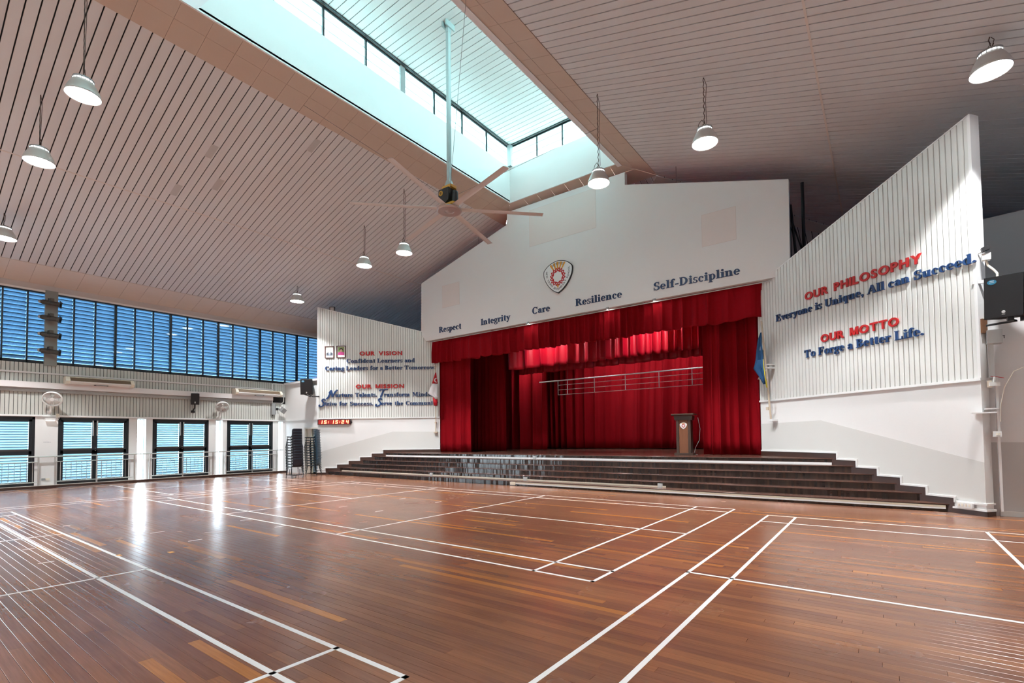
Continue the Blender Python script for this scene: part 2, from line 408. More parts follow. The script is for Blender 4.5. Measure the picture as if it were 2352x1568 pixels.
# patched ceiling panels
for (x,y) in ((-10.6,3.07),(-12.3,1.07),(-14.2,.87),(-13.4,1.67)):
    obj('ceiling_patch', MB().prism([(x-.25,y-.085,zL(x-.25)-.003),(x+.25,y-.085,zL(x+.25)-.003),(x+.25,y+.085,zL(x+.25)-.003),(x-.25,y+.085,zL(x-.25)-.003)], (0,0,.004)), mat('grimy_plank', (.50,.48,.46), .5), cl)
# tile bands: 600 mm tiles, two rows, on both sides of the lantern, at its end and along the eaves
def tile_band(root, rows, ys, zf, m, g=.006):
    for (xa, xb) in rows:
        for (ya, yb_) in ys:
            s_ = g/2 if xb > xa else -g/2
            P = [(xa+s_,ya+g/2,zf(xa)-.012),(xb-s_,ya+g/2,zf(xb)-.012),(xb-s_,yb_-g/2,zf(xb)-.012),(xa+s_,yb_-g/2,zf(xa)-.012)]
            obj('ceiling_tile', MB().prism(P, (0,0,.016)), m, root)
def ysplit(y0, y1, ref, st=.6):
    out = []; k = math.floor((y0-ref)/st); a = ref+k*st
    while a < y1-1e-6:
        lo, hi = max(a,y0), min(a+st,y1)
        if hi-lo > .02: out.append((lo,hi))
        a += st
    return out
bt = struct('ceiling.003', MB().prism([(-9.88,YB,zL(-9.88)+.012),(-8.84,YB,zL(-8.84)+.012),(-8.84,10.04,zL(-8.84)+.012),(-9.88,YH,zL(-9.88)+.012)], (0,0,.05)).prism(
     [(-3.36,YB,zR(-3.36)+.012),(-4.40,YB,zR(-4.40)+.012),(-4.40,10.04,zR(-4.40)+.012),(-3.36,YH,zR(-3.36)+.012)], (0,0,.05)), mat('tile_backing', (.16,.11,.08), .9))
vis = [t for t in ysplit(-1.4, 10.04, -.205)]
tile_band(bt, [(-9.85,-9.30),(-9.30,-8.84)], ysplit(YB,-1.4,-.205,1.8)+vis, zL, TAN)
tile_band(bt, [(-3.39,-3.94),(-3.94,-4.40)], ysplit(YB,-1.4,-.205,1.8)+vis, zR, TAN)
# end band, mitred at both corners
for r, (ya, yb_) in enumerate(((10.04,10.50),(10.50,YH))):
    def zE(y): return zL(-8.84)-(zL(-8.84)-zB(YH))*(y-10.04)/(YH-10.04)-.012
    xa0, xb0 = -8.84-(ya-10.04), -4.40+(ya-10.04); xa1, xb1 = -8.84-(yb_-10.04), -4.40+(yb_-10.04)
    cuts = [-8.84+.6*i for i in range(1,8)]
    e0 = [xa0]+cuts+[xb0]; e1 = [xa1]+cuts+[xb1]
    for i in range(len(e0)-1):
        P = [(e0[i]+.003,ya+.003,zE(ya)),(e0[i+1]-.003,ya+.003,zE(ya)),(e1[i+1]-.003,yb_-.003,zE(yb_)),(e1[i]+.003,yb_-.003,zE(yb_))]
        obj('ceiling_tile', MB().prism(P, (0,0,.016)), TAN, bt)
    # corner pieces of the side bands beyond the opening
    for sg, xi in ((-1,-8.84),(1,-4.40)):
        zf = zL if sg < 0 else zR
        xo = xi+sg*1.02
        if r == 0: obj('ceiling_tile', MB().prism([(xi+sg*.003,10.043,zf(xi)-.012),(xi+sg*.46,10.50,zf(xi+sg*.46)-.012),(xi+sg*.46,10.043,zf(xi+sg*.46)-.012)][::1], (0,0,.016)), TAN, bt)
        obj('ceiling_tile', MB().prism([(xi+sg*.463,10.043,zf(xi+sg*.463)-.012),(xi+sg*.463,10.50,zf(xi+sg*.463)-.012),(xo,YH,zf(xo)-.012),(xo,10.043,zf(xo)-.012)], (0,0,.016)), TAN, bt) if r == 0 else None
eb = struct('ceiling.004', MB().prism([(-19.56,YB,zL(-19.56)+.012),(-20.9,YB,zL(-20.9)+.012),(-20.9,YH+9.7,zL(-20.9)+.012),(-19.56,YH+9.7,zL(-19.56)+.012)], (0,0,.05)).prism(
     [(6.32,YB,zR(6.32)+.012),(7.7,YB,zR(7.7)+.012),(7.7,YH+9.7,zR(7.7)+.012),(6.32,YH+9.7,zR(6.32)+.012)], (0,0,.05)), mat('eave_backing', (.25,.19,.15), .9))
tile_band(eb, [(-19.58,-20.16),(-20.16,-20.86)], ysplit(YB,-2.4,-1.805,2.4)+ysplit(-2.4,10.4,-1.805)+ysplit(10.4,20.6,-1.805,2.4), zL, TANL)
tile_band(eb, [(6.34,6.92),(6.92,7.62)], ysplit(YB,20.6,-1.805,2.4), zR, TANL)

# ================================================================== LANTERN (roof light)
LZ0, LZ1, LZ2 = 10.53, 11.90, 12.72
LY0, LY1 = YB, 10.04
lw = struct('wall_lantern_left', MB().box(-8.99,LY0,LZ0,-8.84,LY1+.15,LZ1), WHITE)
struct('wall_lantern_right', MB().box(-4.40,LY0,LZ0-.05,-4.25,LY1+.15,LZ1), WHITE)
struct('wall_lantern_end', MB().box(-8.84,LY1,LZ0,-4.40,LY1+.15,LZ1), WHITE)
obj('plaster_patch', MB().prism([(-8.838,-2.2,LZ0+.02),(-8.838,-.53,LZ0+.02),(-8.838,.25,LZ1),(-8.838,-2.2,LZ1)], (-.01,0,0)), mat('pinkish_plaster', (.80,.72,.73), .6), lw)
lc = struct('ceiling.005', MB().box(-9.3,LY0,LZ2+.06,-3.9,LY1+.4,LZ2+.12), DARKGAP)
y = LY0; far = MB()
while y < LY1+.3:
    mb = MB().box(-9.25, y+.01, LZ2+.03, -3.95, y+.19, LZ2+.055)
    if y > 1.2: obj('ceiling_plank', mb, PLANKC, lc)
    else: far.add(mb.v, mb.f)
    y += .2
stuff(obj('ceiling_planks_far', far, PLANKC, lc))
obj('edge_trim', MB().box(-8.84,LY0,LZ2,-8.78,LY1,LZ2+.03), FRAMED, lc); obj('edge_trim', MB().box(-8.84,LY1-.06,LZ2,-4.40,LY1,LZ2+.03), FRAMED, lc)
def lantern_window(name, axis, pos, marks, thick, lo, hi):
    w = struct(name)
    fr = MB()
    def bx(a0,a1,d0,d1,z0,z1): return (pos+d0, a0, z0, pos+d1, a1, z1) if axis == 'x' else (a0, pos+d0, z0, a1, pos+d1, z1)
    fr.box(*bx(lo,hi,.04,.10,LZ2-.03,LZ2+.03))
    obj('frame', fr, FRAMED, w)
    for i, m_ in enumerate(marks):
        h = .09 if m_ in thick else .02
        obj('mullion', MB().box(*bx(m_-h, m_+h, .02, .12, LZ1, LZ2)), FRAMED if m_ not in thick else GREY, w)
    for a, b in zip(marks[:-1], marks[1:]):
        for k in range(3):
            z0 = LZ1+k*(LZ2-LZ1)/3; z1 = z0+(LZ2-LZ1)/3+.03
            obj('pane', MB().box(*bx(a+.02,b-.02,.06+.012*(k%2),.066+.012*(k%2),z0,z1)), GLASSL, w)
    return w
MK = [LY1-1.285*k for k in range(0,18)][::-1]
lantern_window('window_1', 'x', -8.99, MK, [MK[-5]], LY0, LY1)
lantern_window('window_2', 'x', -4.37, MK, [], LY0, LY1)
lantern_window('window_3', 'y', LY1, [-8.84,-7.58,-6.47,-5.37,-4.40], [], -8.84, -4.40)
obj('corner_post', MB().box(-8.86,LY1-.12,LZ1,-8.70,LY1+.02,LZ2), GREY, bpy.data.objects['window_3'])
portal('lantern_daylight_portal', (-9.05,-1.4,12.3), 22, .8, (1,0,0)); portal('lantern_daylight_portal', (-4.2,-1.4,12.3), 22, .8, (-1,0,0)); portal('lantern_daylight_portal', (-6.6,10.22,12.3), 4.4, .8, (0,-1,0))

# ================================================================== LEFT WALL
DOORS = [(-2.96,-.97),(-.40,1.58),(2.33,4.31),(5.03,7.02)]
SLITS = [(1.85,2.12),(4.60,4.86),(7.28,7.50)]
holes = sorted(DOORS+SLITS+[(-5.7,-3.7),(-8.4,-6.4)])
wl = MB(); y = YB
for a, b in holes:
    wl.box(XL-.3, y, -.1, XL, a, 2.43); y = b
wl.box(XL-.3, y, -.1, XL, 7.62, 2.43)
wl.box(XL-.3, YB, 2.43, XL, 7.62, 4.27)
wall_left = struct('wall_left', wl, WHITE)
wl2 = MB().box(XL-.3, 7.62, -.1, XL, 20.8, 4.27); obj('wall_section', wl2, WHITE, wall_left)
obj('fascia', MB().box(XL-.25, YB, 6.78, XL+.02, 20.8, 7.06), mat('fascia_grey', (.55,.50,.48), .6), wall_left)
obj('white_bead', MB().box(XL+.0, YB, 6.73, XL+.06, 20.8, 6.785), TRIMW, wall_left)
kb = struct('baseboard_left', MB().box(XL, YB, 0, -20.56, 7.6, .09), SKIRT); obj('edge_strip', MB().box(XL+.01,YB,.09,-20.555,7.6,.10), mat('pale_edge', (.62,.55,.50), .5), kb)
struct('trim_1', MB().box(XL, YB, 2.445, XL+.07, 7.6, 2.50), TRIMW)
# cladding boards: lower and upper bands
clad = struct('wall_left_cladding', MB().box(XL, YB, 2.50, XL+.008, 7.6, 4.27), DARKGAP)
y = -2.6; farb = MB()
rows = ((2.505,3.27),(3.60,4.25))
def board(mb, y, z0, z1): mb.prism([(XL+.004,y+.004,z0),(XL+.026,y+.010,z0),(XL+.026,y+.092,z0),(XL+.004,y+.098,z0)], (0,0,z1-z0))
yy = YB
while yy < 7.55:
    for z0, z1 in rows:
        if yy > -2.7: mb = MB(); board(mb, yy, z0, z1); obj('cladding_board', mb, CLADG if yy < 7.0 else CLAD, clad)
        else: board(farb, yy, z0, z1)
    yy += .1
stuff(obj('cladding_boards_far', farb, CLADG, clad))
struct('trim_2', MB().box(XL, YB, 3.40, XL+.22, 6.92, 3.60), mat('beam_paint', (.74,.69,.68), .5))
t3 = struct('trim_3', MB().box(XL+.02, YB, 3.27, XL+.10, 6.92, 3.40), GREYL)
for z in (3.29,3.325,3.36): obj('conduit', MB().tube([(XL+.11,YB,z),(XL+.11,6.92,z)], .014, 6), GREYL, t3)
t4 = struct('trim_4', MB().box(XL+.02, YB, 3.90, XL+.07, 7.0, 3.95), mat('conduit_paint', (.66,.62,.61), .45))
obj('conduit', MB().box(XL+.02, 6.94, 3.25, XL+.07, 6.98, 4.2), TRIMW, t4)
obj('conduit_loop', MB().tube([(XL+.05,6.98,4.2),(XL+.05,7.40,4.2),(XL+.05,7.50,4.15),(XL+.05,7.50,3.40),(XL+.05,7.46,3.32),(XL+.05,7.40,3.30),(XL+.05,6.94,3.30)], .02, 8), TRIMW, t4)
# slit windows with white reveals, a thin dark bar and bright glass
for i, (a, b) in enumerate(SLITS):
    w = struct('window_%d' % (4+i))
    obj('frame', MB().box(XL-.30,a,.1,XL-.26,a+.012,2.43).box(XL-.30,b-.012,.1,XL-.26,b,2.43).box(XL-.30,a,2.41,XL-.26,b,2.43), mat('pale_blue_frame', (.35,.55,.62), .4), w)
    obj('mullion', MB().box(XL-.295,a+.62*(b-a),.1,XL-.27,a+.62*(b-a)+.02,2.43), TRIMW, w)
    obj('pane', MB().box(XL-.285,a,.1,XL-.28,b,2.43), GLASSS, w)
    portal('slit_daylight_portal', (XL-.32,(a+b)/2,1.26), b-a, 2.3, (1,0,0))
# louvred double doors
for i, (a, b) in enumerate(DOORS):
    d = struct('door_%d' % (i+1)); m = (a+b)/2
    X0, X1 = XL-.09, XL-.01
    fr = MB().box(X0,a,.09,X1+.01,a+.07,2.43).box(X0,b-.07,.09,X1+.01,b,2.43).box(X0,a,2.34,X1+.01,b,2.43).box(X0,a,.09,X1,b,.16)
    obj('frame', fr, FRAMED, d)
    for sgn, (l0, l1) in ((-1,(a+.07,m)),(1,(m,b-.07))):
        st_ = .075
        lf = obj('leaf', MB().box(X0+.01,l0,.16,X1,l0+st_,2.34).box(X0+.01,l1-st_,.16,X1,l1,2.34).box(X0+.01,l0,2.27,X1,l1,2.34).box(X0+.01,l0,1.15,X1,l1,1.27).box(X0+.01,l0,.16,X1,l1,.24), FRAMED, d)
        sl = MB(); shade_lines = MB()
        for za, zb_ in ((.24,1.15),(1.33,2.27)):
            n_ = int(round((zb_-za)/.088)); st2 = (zb_-za)/n_
            for q in range(n_):
                z = za+(q+.5)*st2
                sl.obox((X0-.02,(l0+l1)/2,z), (.052*cos(RAD(60)),0,.052*sin(RAD(60))), (0,(l1-l0)/2-st_,0), (-.003*sin(RAD(60)),0,.003*cos(RAD(60)))); shade_lines.box(X0+.0,l0+st_,z+.030,X0+.018,l1-st_,z+.050)
        obj('kick_rail', MB().box(X0+.015,l0+st_,1.27,X1-.005,l1-st_,1.335), mat('brown_rail', (.045,.035,.03), .5), d)
        stuff(obj('louvre_blades', sl, SLATD, d)); stuff(obj('louvre_shade_lines', shade_lines, SLATSHADE, d))  # dark bars put in as shade between the door blades
        obj('pane', MB().box(X1-.03,l0+st_,.24,X1-.026,l1-st_,1.15).box(X1-.03,l0+st_,1.27,X1-.026,l1-st_,2.27), GLASSD, d)
        hy = m+sgn*.06
        obj('pull_handle', MB().box(X1+.02,hy-.018,1.78,X1+.05,hy+.018,2.33), CHROME, d)
    for z in (1.33,1.24): obj('lock', MB().lathe([(.012,0),(.012,.03)],8,Matrix.Translation((X1,m+.02,z))@Matrix.Rotation(pi/2,4,'Y')), CHROME, d)
# upper louvred window band
wid = 7
MU = [-.62+.588*k for k in range(-21, 37)]
slat_me = None; shade_me = None
for i, (a, b) in enumerate(zip(MU[:-1], MU[1:])):
    k = i-21
    if a < YB: continue
    w = struct('window_%d' % wid); wid += 1
    hv = .035 if k % 3 == 0 else .02
    fr = MB().box(XL-.14,a-hv,4.27,XL-.02,a+hv,6.74).box(XL-.14,a,4.27,XL-.02,b,4.36).box(XL-.14,a,6.68,XL-.02,b,6.74)
    obj('frame', fr, FRAMED, w)
    if slat_me is None:
        sl = MB(); z = 4.44
        while z < 6.68:
            sl.obox((XL-.13,(a+b)/2,z), (.085*cos(RAD(34)),0,.085*sin(RAD(34))), (0,.27,0), (-.003*sin(RAD(34)),0,.003*cos(RAD(34))))
            z += .14
        so = obj('louvre_blades', sl, SLAT, w); slat_me = (so.data, a)
    else:
        so = bpy.data.objects.new('louvre_blades', slat_me[0]); COL.objects.link(so); so.parent = w; so.location = (0, a-slat_me[1], 0)
    stuff(so)
    if shade_me is None:
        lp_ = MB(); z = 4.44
        while z < 6.68: lp_.box(XL-.075,a+.02,z+.044,XL-.055,b-.02,z+.066); z += .14  # dark bars stand in for the shade each window blade casts
        lo_ = obj('louvre_shade_lines', lp_, SLATSHADE, w); shade_me = lo_.data
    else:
        lo_ = bpy.data.objects.new('louvre_shade_lines', shade_me); COL.objects.link(lo_); lo_.parent = w; lo_.location = (0, a-slat_me[1], 0)
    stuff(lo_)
    obj('pane', MB().box(XL-.045,a+hv,4.36,XL-.04,b-.02,6.68), GLASSW, w)
portal('window_daylight_portal', (XL-.25, 3.8, 5.5), 33, 2.4, (1,0,0))
# ground outside, seen through the slits and louvres
struct('ground_outside', MB().box(-60,-40,-.4,XL-.3,45,-.3), mat('pale_concrete', (.5,.5,.48), .8))


# ================================================================== RIGHT WALL, BACK WALL, STAGE-SIDE WALLS
wr = MB().box(XR,YB,-.1,XR+.3,20.8,4.3).box(XR,YB,6.72,XR+.3,20.8,7.1)
wright = struct('wall_right', wr, WHITE)
for y in range(-13, 21, 3): obj('mullion', MB().box(XR+.1,y,4.3,XR+.2,y+.08,6.72), FRAMED, wright)
obj('pane', MB().box(XR+.14,YB,4.3,XR+.15,20.8,6.72), glass('right_glass', (.055,.085,.11)), wright)
portal('window_daylight_portal', (XR+.3, 3.8, 5.5), 33, 2.4, (-1,0,0))
struct('wall_back', MB().prism([(XL-.3,YB,-.1),(XR+.3,YB,-.1),(XR+.3,YB,7.0),(-3.0,YB,10.4),(-3.6,YB,13),(-9.6,YB,13),(-10.2,YB,10.4),(XL-.3,YB,7.0)], (0,-.2,0)), WHITE)
struct('wall_stage_rear', MB().box(XL-.3,20.4,-.1,XR+.3,20.7,7.75), WHITE)
# low returns beside the splayed walls
rt = MB().box(XL,7.6,-.1,-19.0,7.78,4.28).box(-19.0,7.6,2.10,-17.75,7.78,4.28).box(-17.92,7.6,-.1,-17.75,7.78,2.1)
wlr = struct('wall_return_left', rt, WHITE)
obj('ledge', MB().box(XL+.02,7.52,4.19,-17.85,7.62,4.28), TRIMW, wlr); obj('moulding', MB().box(XL+.02,7.57,2.44,-17.85,7.60,2.50), TRIMW, wlr)
ds = struct('door_5', MB().box(-19.0,7.57,0,-18.93,7.78,2.10).box(-19.0,7.57,2.04,-17.92,7.78,2.10), mat('cream_door_frame', (.66,.62,.54), .45))
obj('leaf', MB().box(-18.93,7.66,.03,-18.55,7.70,2.04), mat('cream_door', (.70,.68,.62), .45), ds)
obj('stile', MB().box(-18.55,7.62,.03,-18.48,7.70,2.04), mat('cream_stile', (.60,.54,.42), .45), ds)
lv = MB(); z = .12
while z < 2.0: lv.obox((-18.2,7.70,z),(.26,0,0),(0,.03,.03),(0,-.003,.003)); z += .075
stuff(obj('louvre_blades', lv, mat('steel_blue_blade', (.22,.32,.40), .4), ds))
struct('wall_store', MB().box(-19.0,9.2,-.1,-17,9.3,2.6), mat('store_wall', (.35,.40,.45), .7))
rr_ = struct('wall_return_right', MB().box(4.05,7.65,-.1,XR,7.85,4.28), mat('right_return_paint', (.74,.725,.72), .6))
struct('wall_store_right', MB().prism([(3.4,11.2,-.1),(XR,11.2,-.1),(XR,11.2,6.75),(3.4,11.2,6.55)], (0,.2,0)), mat('grey_store_paint', (.58,.585,.60), .7))
obj('dado', MB().box(4.07,7.646,0,XR,7.652,1.33), mat('right_dado', (.52,.50,.485), .5), rr_)
obj('skirting', MB().box(4.16,7.62,0,XR,7.65,.09), mat('worn_skirting', (.62,.60,.56), .6), rr_)

# ================================================================== SPLAYED WALLS
def splay(name, Mx, Lw, ztop0, ztop1, side):
    T = .2; ext = Mx.to_3x3() @ Vector((0,0,-T))
    def P(s,z,o=0): return tuple(Mx @ Vector((s,z,o)))
    body = struct(name, MB().prism([P(0,-.1),P(Lw,-.1),P(Lw,2.46),P(0,2.46)], ext), WHITE)
    obj('backing', MB().prism([P(0,2.46,-.0),P(Lw,2.46),P(Lw,ztop1),P(0,ztop0)], ext), mat('cladding_backing', (.30,.29,.27), .8), body)
    # cladding boards, one each
    n = int(Lw/.1025); 
    for i in range(n+1):
        s0 = i*.1025+.006; s1 = min(s0+.0925, Lw)
        if s1-s0 < .02: continue
        zt = lambda s: ztop0+(ztop1-ztop0)*s/Lw
        w = .010
        mb = MB(); pr = [(s0,.0),(s0+.006,.018),(s1-.006,.018),(s1,.0)]
        V = [P(s,2.50,o) for s,o in pr]+[P(s,zt(s)-.01,o) for s,o in pr]
        mb.add(V, [(0,1,5,4),(1,2,6,5),(2,3,7,6),(3,2,1,0),(4,5,6,7),(0,4,7,3)])
        obj('cladding_board', mb, CLAD, body)
    obj('top_cap', MB().prism([P(-.01,ztop0-.012,.024),P(Lw,ztop1-.012,.024),P(Lw,ztop1+.012,.024),P(-.01,ztop0+.012,.024)], Mx.to_3x3() @ Vector((0,0,-T-.03))), TRIMW, body)
    obj('moulding', MB().prism([P(-.02,2.45),P(Lw,2.45),P(Lw,2.50),P(-.02,2.50)], Mx.to_3x3() @ Vector((0,0,.045))), TRIMW, body)
    obj('end_trim', MB().prism([P(-.02,2.46,.024),P(.03,2.46,.024),P(.03,ztop0,.024),P(-.02,ztop0,.024)], Mx.to_3x3() @ Vector((0,0,-T-.03))), TRIMW, body)
    ys = [nose(k) for k in range(1,7)]
    ss = [((y-(AR.y if side=='R' else AL.y))/(dR.y if side=='R' else dL.y)) for y in ys]
    # grey paint below a line that climbs beside the steps
    obj('dado', MB().prism([P(.0,.2),P(Lw,.9),P(Lw,1.83),P(ss[5]+.35,1.86),P(0,.97)], Mx.to_3x3() @ Vector((0,0,.003))), DADO, body)
    # stepped dark skirting with white moulding above
    wm_ = Mx.to_3x3()
    lv = [(0.02, ss[0]-.08, .20)]
    for k in range(1,7): lv.append((ss[k-1]-.08, (ss[k]-.08) if k < 6 else Lw, HS*k+.125))
    for j, (a, b, z) in enumerate(lv):
        zb = z-.125 if j else 0
        if j: obj('skirting', MB().prism([P(a+.02,zb-.17),P(b+.02,zb-.17),P(b+.02,z),P(a+.02,z)], wm_ @ Vector((0,0,.012))), SKIRT, body)
        obj('moulding', MB().prism([P(a-.02,z),P(b+.0,z),P(b+.0,z+.035),P(a-.02,z+.035)], wm_ @ Vector((0,0,.03))), TRIMW, body)
        if j: 
            zl = lv[j-1][2]
            obj('moulding', MB().prism([P(a-.02,zl),P(a+.015,zl),P(a+.015,z),P(a-.02,z)], wm_ @ Vector((0,0,.03))), TRIMW, body)
    obj('plinth', MB().prism([P(-.03,0),P(ss[0]-.02,0),P(ss[0]-.02,.09),P(-.03,.09)], wm_ @ Vector((0,0,.03))), SKIRT, body)
    obj('moulding', MB().prism([P(-.03,.09),P(ss[0]-.05,.09),P(ss[0]-.05,.125),P(-.03,.125)], wm_ @ Vector((0,0,.04))), TRIMW, body)
    # the end of the wall: plinth and two thin ledges
    for z0, z1, o, mm in ((0,.09,.03,SKIRT),(.09,.125,.04,TRIMW),(.20,.235,.03,TRIMW)):
        obj('plinth' if mm is SKIRT else 'moulding', MB().prism([P(-o,z0,.03),P(-o,z0,-T),P(0,z0,-T),P(0,z0,.03)], (0,0,z1-z0)), mm, body)
    return body
LRW = (10.70-AR.y)/dR.y; LLW = (10.72-AL.y)/dL.y
wsr = splay('wall_splay_right', MR, LRW, 7.37, 5.83, 'R')
wsl = splay('wall_splay_left', ML, LLW, 7.45, 6.12, 'L')

# ================================================================== STAGE: steps, floor, house
stg = struct('stage')
for k in range(1, 7):
    y0 = nose(k)+.03; yr = nose(k)+.03; y1 = nose(k+1)+.06 if k < 6 else 10.9
    z = HS*k
    # risers are rows of narrow upright boards
    x0, x1 = xL(yr)+.0, xR(yr); mb = MB(); x = x0; n_ = 0
    while x < x1:
        w_ = .052; mb.cur = random.random(); d_ = random.uniform(-.0012,.0012); tl = random.uniform(-.0016,.0016)
        mb.add([(x+.0006,yr+d_-tl,z-HS),(min(x+w_,x1)-.0006,yr+d_+tl,z-HS),(min(x+w_,x1)-.0006,yr+d_+tl,z-.02),(x+.0006,yr+d_-tl,z-.02)], [(0,1,2,3)]); x += w_
    mb.cur = .2; mb.box(x0, yr+.004, z-HS, x1, yr+.03, z-.02)
    stuff(obj('step_riser', mb, RISER, stg, tint=True))
    # treads of short boards
    mb = MB(); x = xL(nose(k)); 
    while x < xR(nose(k)):
        w_ = random.choice((.6,.9,1.2)); xe = min(x+w_, xR(nose(k))); mb.cur = random.random()
        if k < 6:
            xa, xb = max(x, xL(y1)-.4), xe
            mb.box(x+.0008, nose(k)+.012, z-.022, xe-.0008, y1, z); 
        else: mb.box(x+.0008, nose(k)+.012, z-.022, xe-.0008, nose(k)+.18, z)
        x = xe
    obj('step_tread', mb, TREAD, stg, tint=True)
    mb = MB(); mb.cur = .4
    mb.tube([(xL(nose(k)),nose(k)+.012,z-.011),(xR(nose(k)),nose(k)+.012,z-.011)], .0115, 8)
    obj('step_nosing', mb, TREAD, stg, smooth=True, tint=True)
sf = MB(); y = nose(6)+.18
while y < 18:
    x = -17.5+random.random()
    while x < 4.5:
        sf.cur = random.random(); xe = x+random.choice((1.2,1.8,2.4))
        lim0, lim1 = (xL(y)-.05, xR(y)+.05) if y < 10.7 else (-17.5, 4.2)
        a_, b_ = max(x, lim0), min(xe, lim1)
        if b_-a_ > .03: sf.box(a_+.0008,y+.0008,HS*6-.03,b_-.0008,y+.0992,HS*6)
        x = xe
    y += .1
stuff(obj('stage_boards', sf, TREAD, stg, tint=True))
obj('stage_core', MB().prism([(xL(9.3)+.05,9.35,-.1),(xR(9.3)-.05,9.35,-.1),(xR(10.7),10.7,-.1),(4.0,10.75,-.1),(4.0,18.2,-.1),(-17.3,18.2,-.1),(-17.3,10.75,-.1),(xL(10.7),10.7,-.1)], (0,0,.98)), DARKGAP, stg)
DARKW = mat('stage_dark_wall', (.05,.02,.02), .8)
struct('wall_stage_back', MB().box(-17.5,18.2,0,4.2,18.3,6.8), DARKW)
struct('wall_stage_left', MB().box(-17.6,10.85,0,-17.5,18.3,5.0), DARKW)
struct('wall_stage_right', MB().box(4.2,10.85,0,4.3,18.3,5.0), DARKW)
# gable wall above the opening
GY = 10.25
gp = [(-13.80,5.85),(.31,5.85),(.58,6.2),(.605,8.47),(-4.185,9.84),(-4.185,10.27),(-9.16,10.33),(-9.17,9.84),(-14.09,8.487),(-14.12,6.2)]
gab = struct('wall_gable', MB().prism([(x,GY,z) for x,z in gp], (0,.18,0)), GABLE)
for x0,z0,x1,z1 in ((-8.09,8.70,-5.28,10.08),(-1.73,7.16,-.77,8.12),(-12.765,7.16,-11.75,8.11)):
    obj('blank_board', MB().box(x0,GY-.006,z0,x1,GY+.01,z1), PATCH, gab)
    obj('board_edge', MB().box(x0-.006,GY-.004,z0-.006,x1+.006,GY+.01,z1+.006), mat('board_joint', (.60,.50,.46), .6), gab)
obj('soffit_rail', MB().tube([(-13.7,GY+.1,5.80),(.25,GY+.1,5.80)], .016, 8), GREYL, gab)
obj('rear_header', MB().box(-13.7,10.95,5.8,.15,11.05,7.6), DARKW, gab)

# steel posts behind the gable
sp = thing('steel_frame', 'black steel posts and braces behind the right end of the gable wall', 'frame', (.5,11.8,5.5))
for (p, q, r) in (((.40,11.75,5.5),(.40,11.75,9.05),.045),((.76,11.85,5.5),(.76,11.85,9.0),.05)): obj('post', MB().tube([p,q], r, 6), STEELD, sp)
for (p, q, r) in (((.44,11.8,8.4),(.62,11.9,5.6),.04),((.47,11.8,7.9),(.95,12.0,6.0),.025)): obj('brace', MB().tube([p,q], r, 6), STEELD, sp)

# ================================================================== CURTAINS
def curtain(name, label, x0, x1, y, z0, z1, amp, pitch, m, seed=0, flare=0., droop=.0, ret=None, group=None, gather=.25, sharp=1.6, tucks=False, lean=0.):
    rnd = random.Random(seed); L = abs(x1-x0); nu = int(L/pitch*14)+2; nv = 14
    # warped phase so that folds are uneven
    ph = [0.0]; 
    for i in range(1, nu): ph.append(ph[-1]+(2*pi/14)*rnd.uniform(.45,1.6)*(1+.5*sin(i*.013+seed)))
    am = []; a = 1.0
    for i in range(nu):
        if i % 9 == 0: tgt = rnd.uniform(.45,1.35)
        a += (tgt-a)*.22; am.append(a)
    V = []; F = []; dirx = 1 if x1 > x0 else -1
    hem = [rnd.uniform(-1,1) for _ in range(nu//12+3)]
    for j in range(nv+1):
        t = j/nv; z = z1+(z0-z1)*t
        g = gather+(1-gather)*min(1, t*1.6)
        for i in range(nu):
            u = i/(nu-1); x = x0+(x1-x0)*u
            if flare: x = x+(u-.5)*flare*t*L
            s = sin(ph[i]); s = math.copysign(abs(s)**(1/sharp), s)
            w2 = sin(ph[i]*.5+1.3+t*.8)*.35
            d = amp*am[i]*g*(s*.8+w2)
            xx = x+amp*.35*g*cos(ph[i])*am[i]+lean*t*sin(u*7+seed)*.25
            h = hem[i//12]*(1-(i%12)/12)+hem[i//12+1]*((i%12)/12)
            zz = z+(droop*h+.25*droop*s)*t
            V.append((xx, y-d+(.03*sin(u*5+t*2.0+seed) if t > .3 else 0), zz))
    for j in range(nv):
        for i in range(nu-1):
            q = (j*nu+i, j*nu+i+1, (j+1)*nu+i+1, (j+1)*nu+i); F.append(q if dirx > 0 else q[::-1])
    mb = MB().add(V, F)
    o = obj(name, mb, m, smooth=True)
    md = o.modifiers.new('thickness', 'SOLIDIFY'); md.thickness = .006; md.offset = 0
    return o
def curtain_thing(name, label, group, parts):
    t = thing(name, label, 'curtain', parts[0][0], 0, group)
    return t
def hang(label, x0, x1, y, z0, z1, amp, pitch, m, seed, group=None, name='stage_curtain', hdr=True, **k):
    t = thing(name, label, 'curtain', ((x0+x1)/2, y, z0), 0, group)
    c = curtain('drape', label, x0, x1, y, z0, z1, amp, pitch, m, seed, **k)
    inv = wm(t).inverted(); c.parent = t; c.matrix_basis = inv
    c2 = MB().box(min(x0,x1), y-.03, z1-.06, max(x0,x1), y+.03, z1)
    if hdr: obj('heading_band', c2, m, t)
    if z0 > 3: 
        for q in (.2,.8): obj('hanging_line', MB().tube([(x0+(x1-x0)*q,y,z1-.03),(x0+(x1-x0)*q,y,zB(max(y,YH))+.02)], .008, 5), WIRE, t)
    return t
CG = 'red curtains dressing the stage'
val = hang('long dark red velvet valance hanging along the whole top of the stage opening', -13.62, .22, 10.48, 4.86, 6.05, .11, .30, VELVET, 3, CG, 'valance_curtain', droop=.035, gather=.5, sharp=1.2)
rv = curtain('return_drape', '', -13.80, -13.60, 10.55, 4.83, 6.05, .03, .12, VELVET, 8, flare=.4); rv.parent = val; rv.matrix_basis = wm(val).inverted()
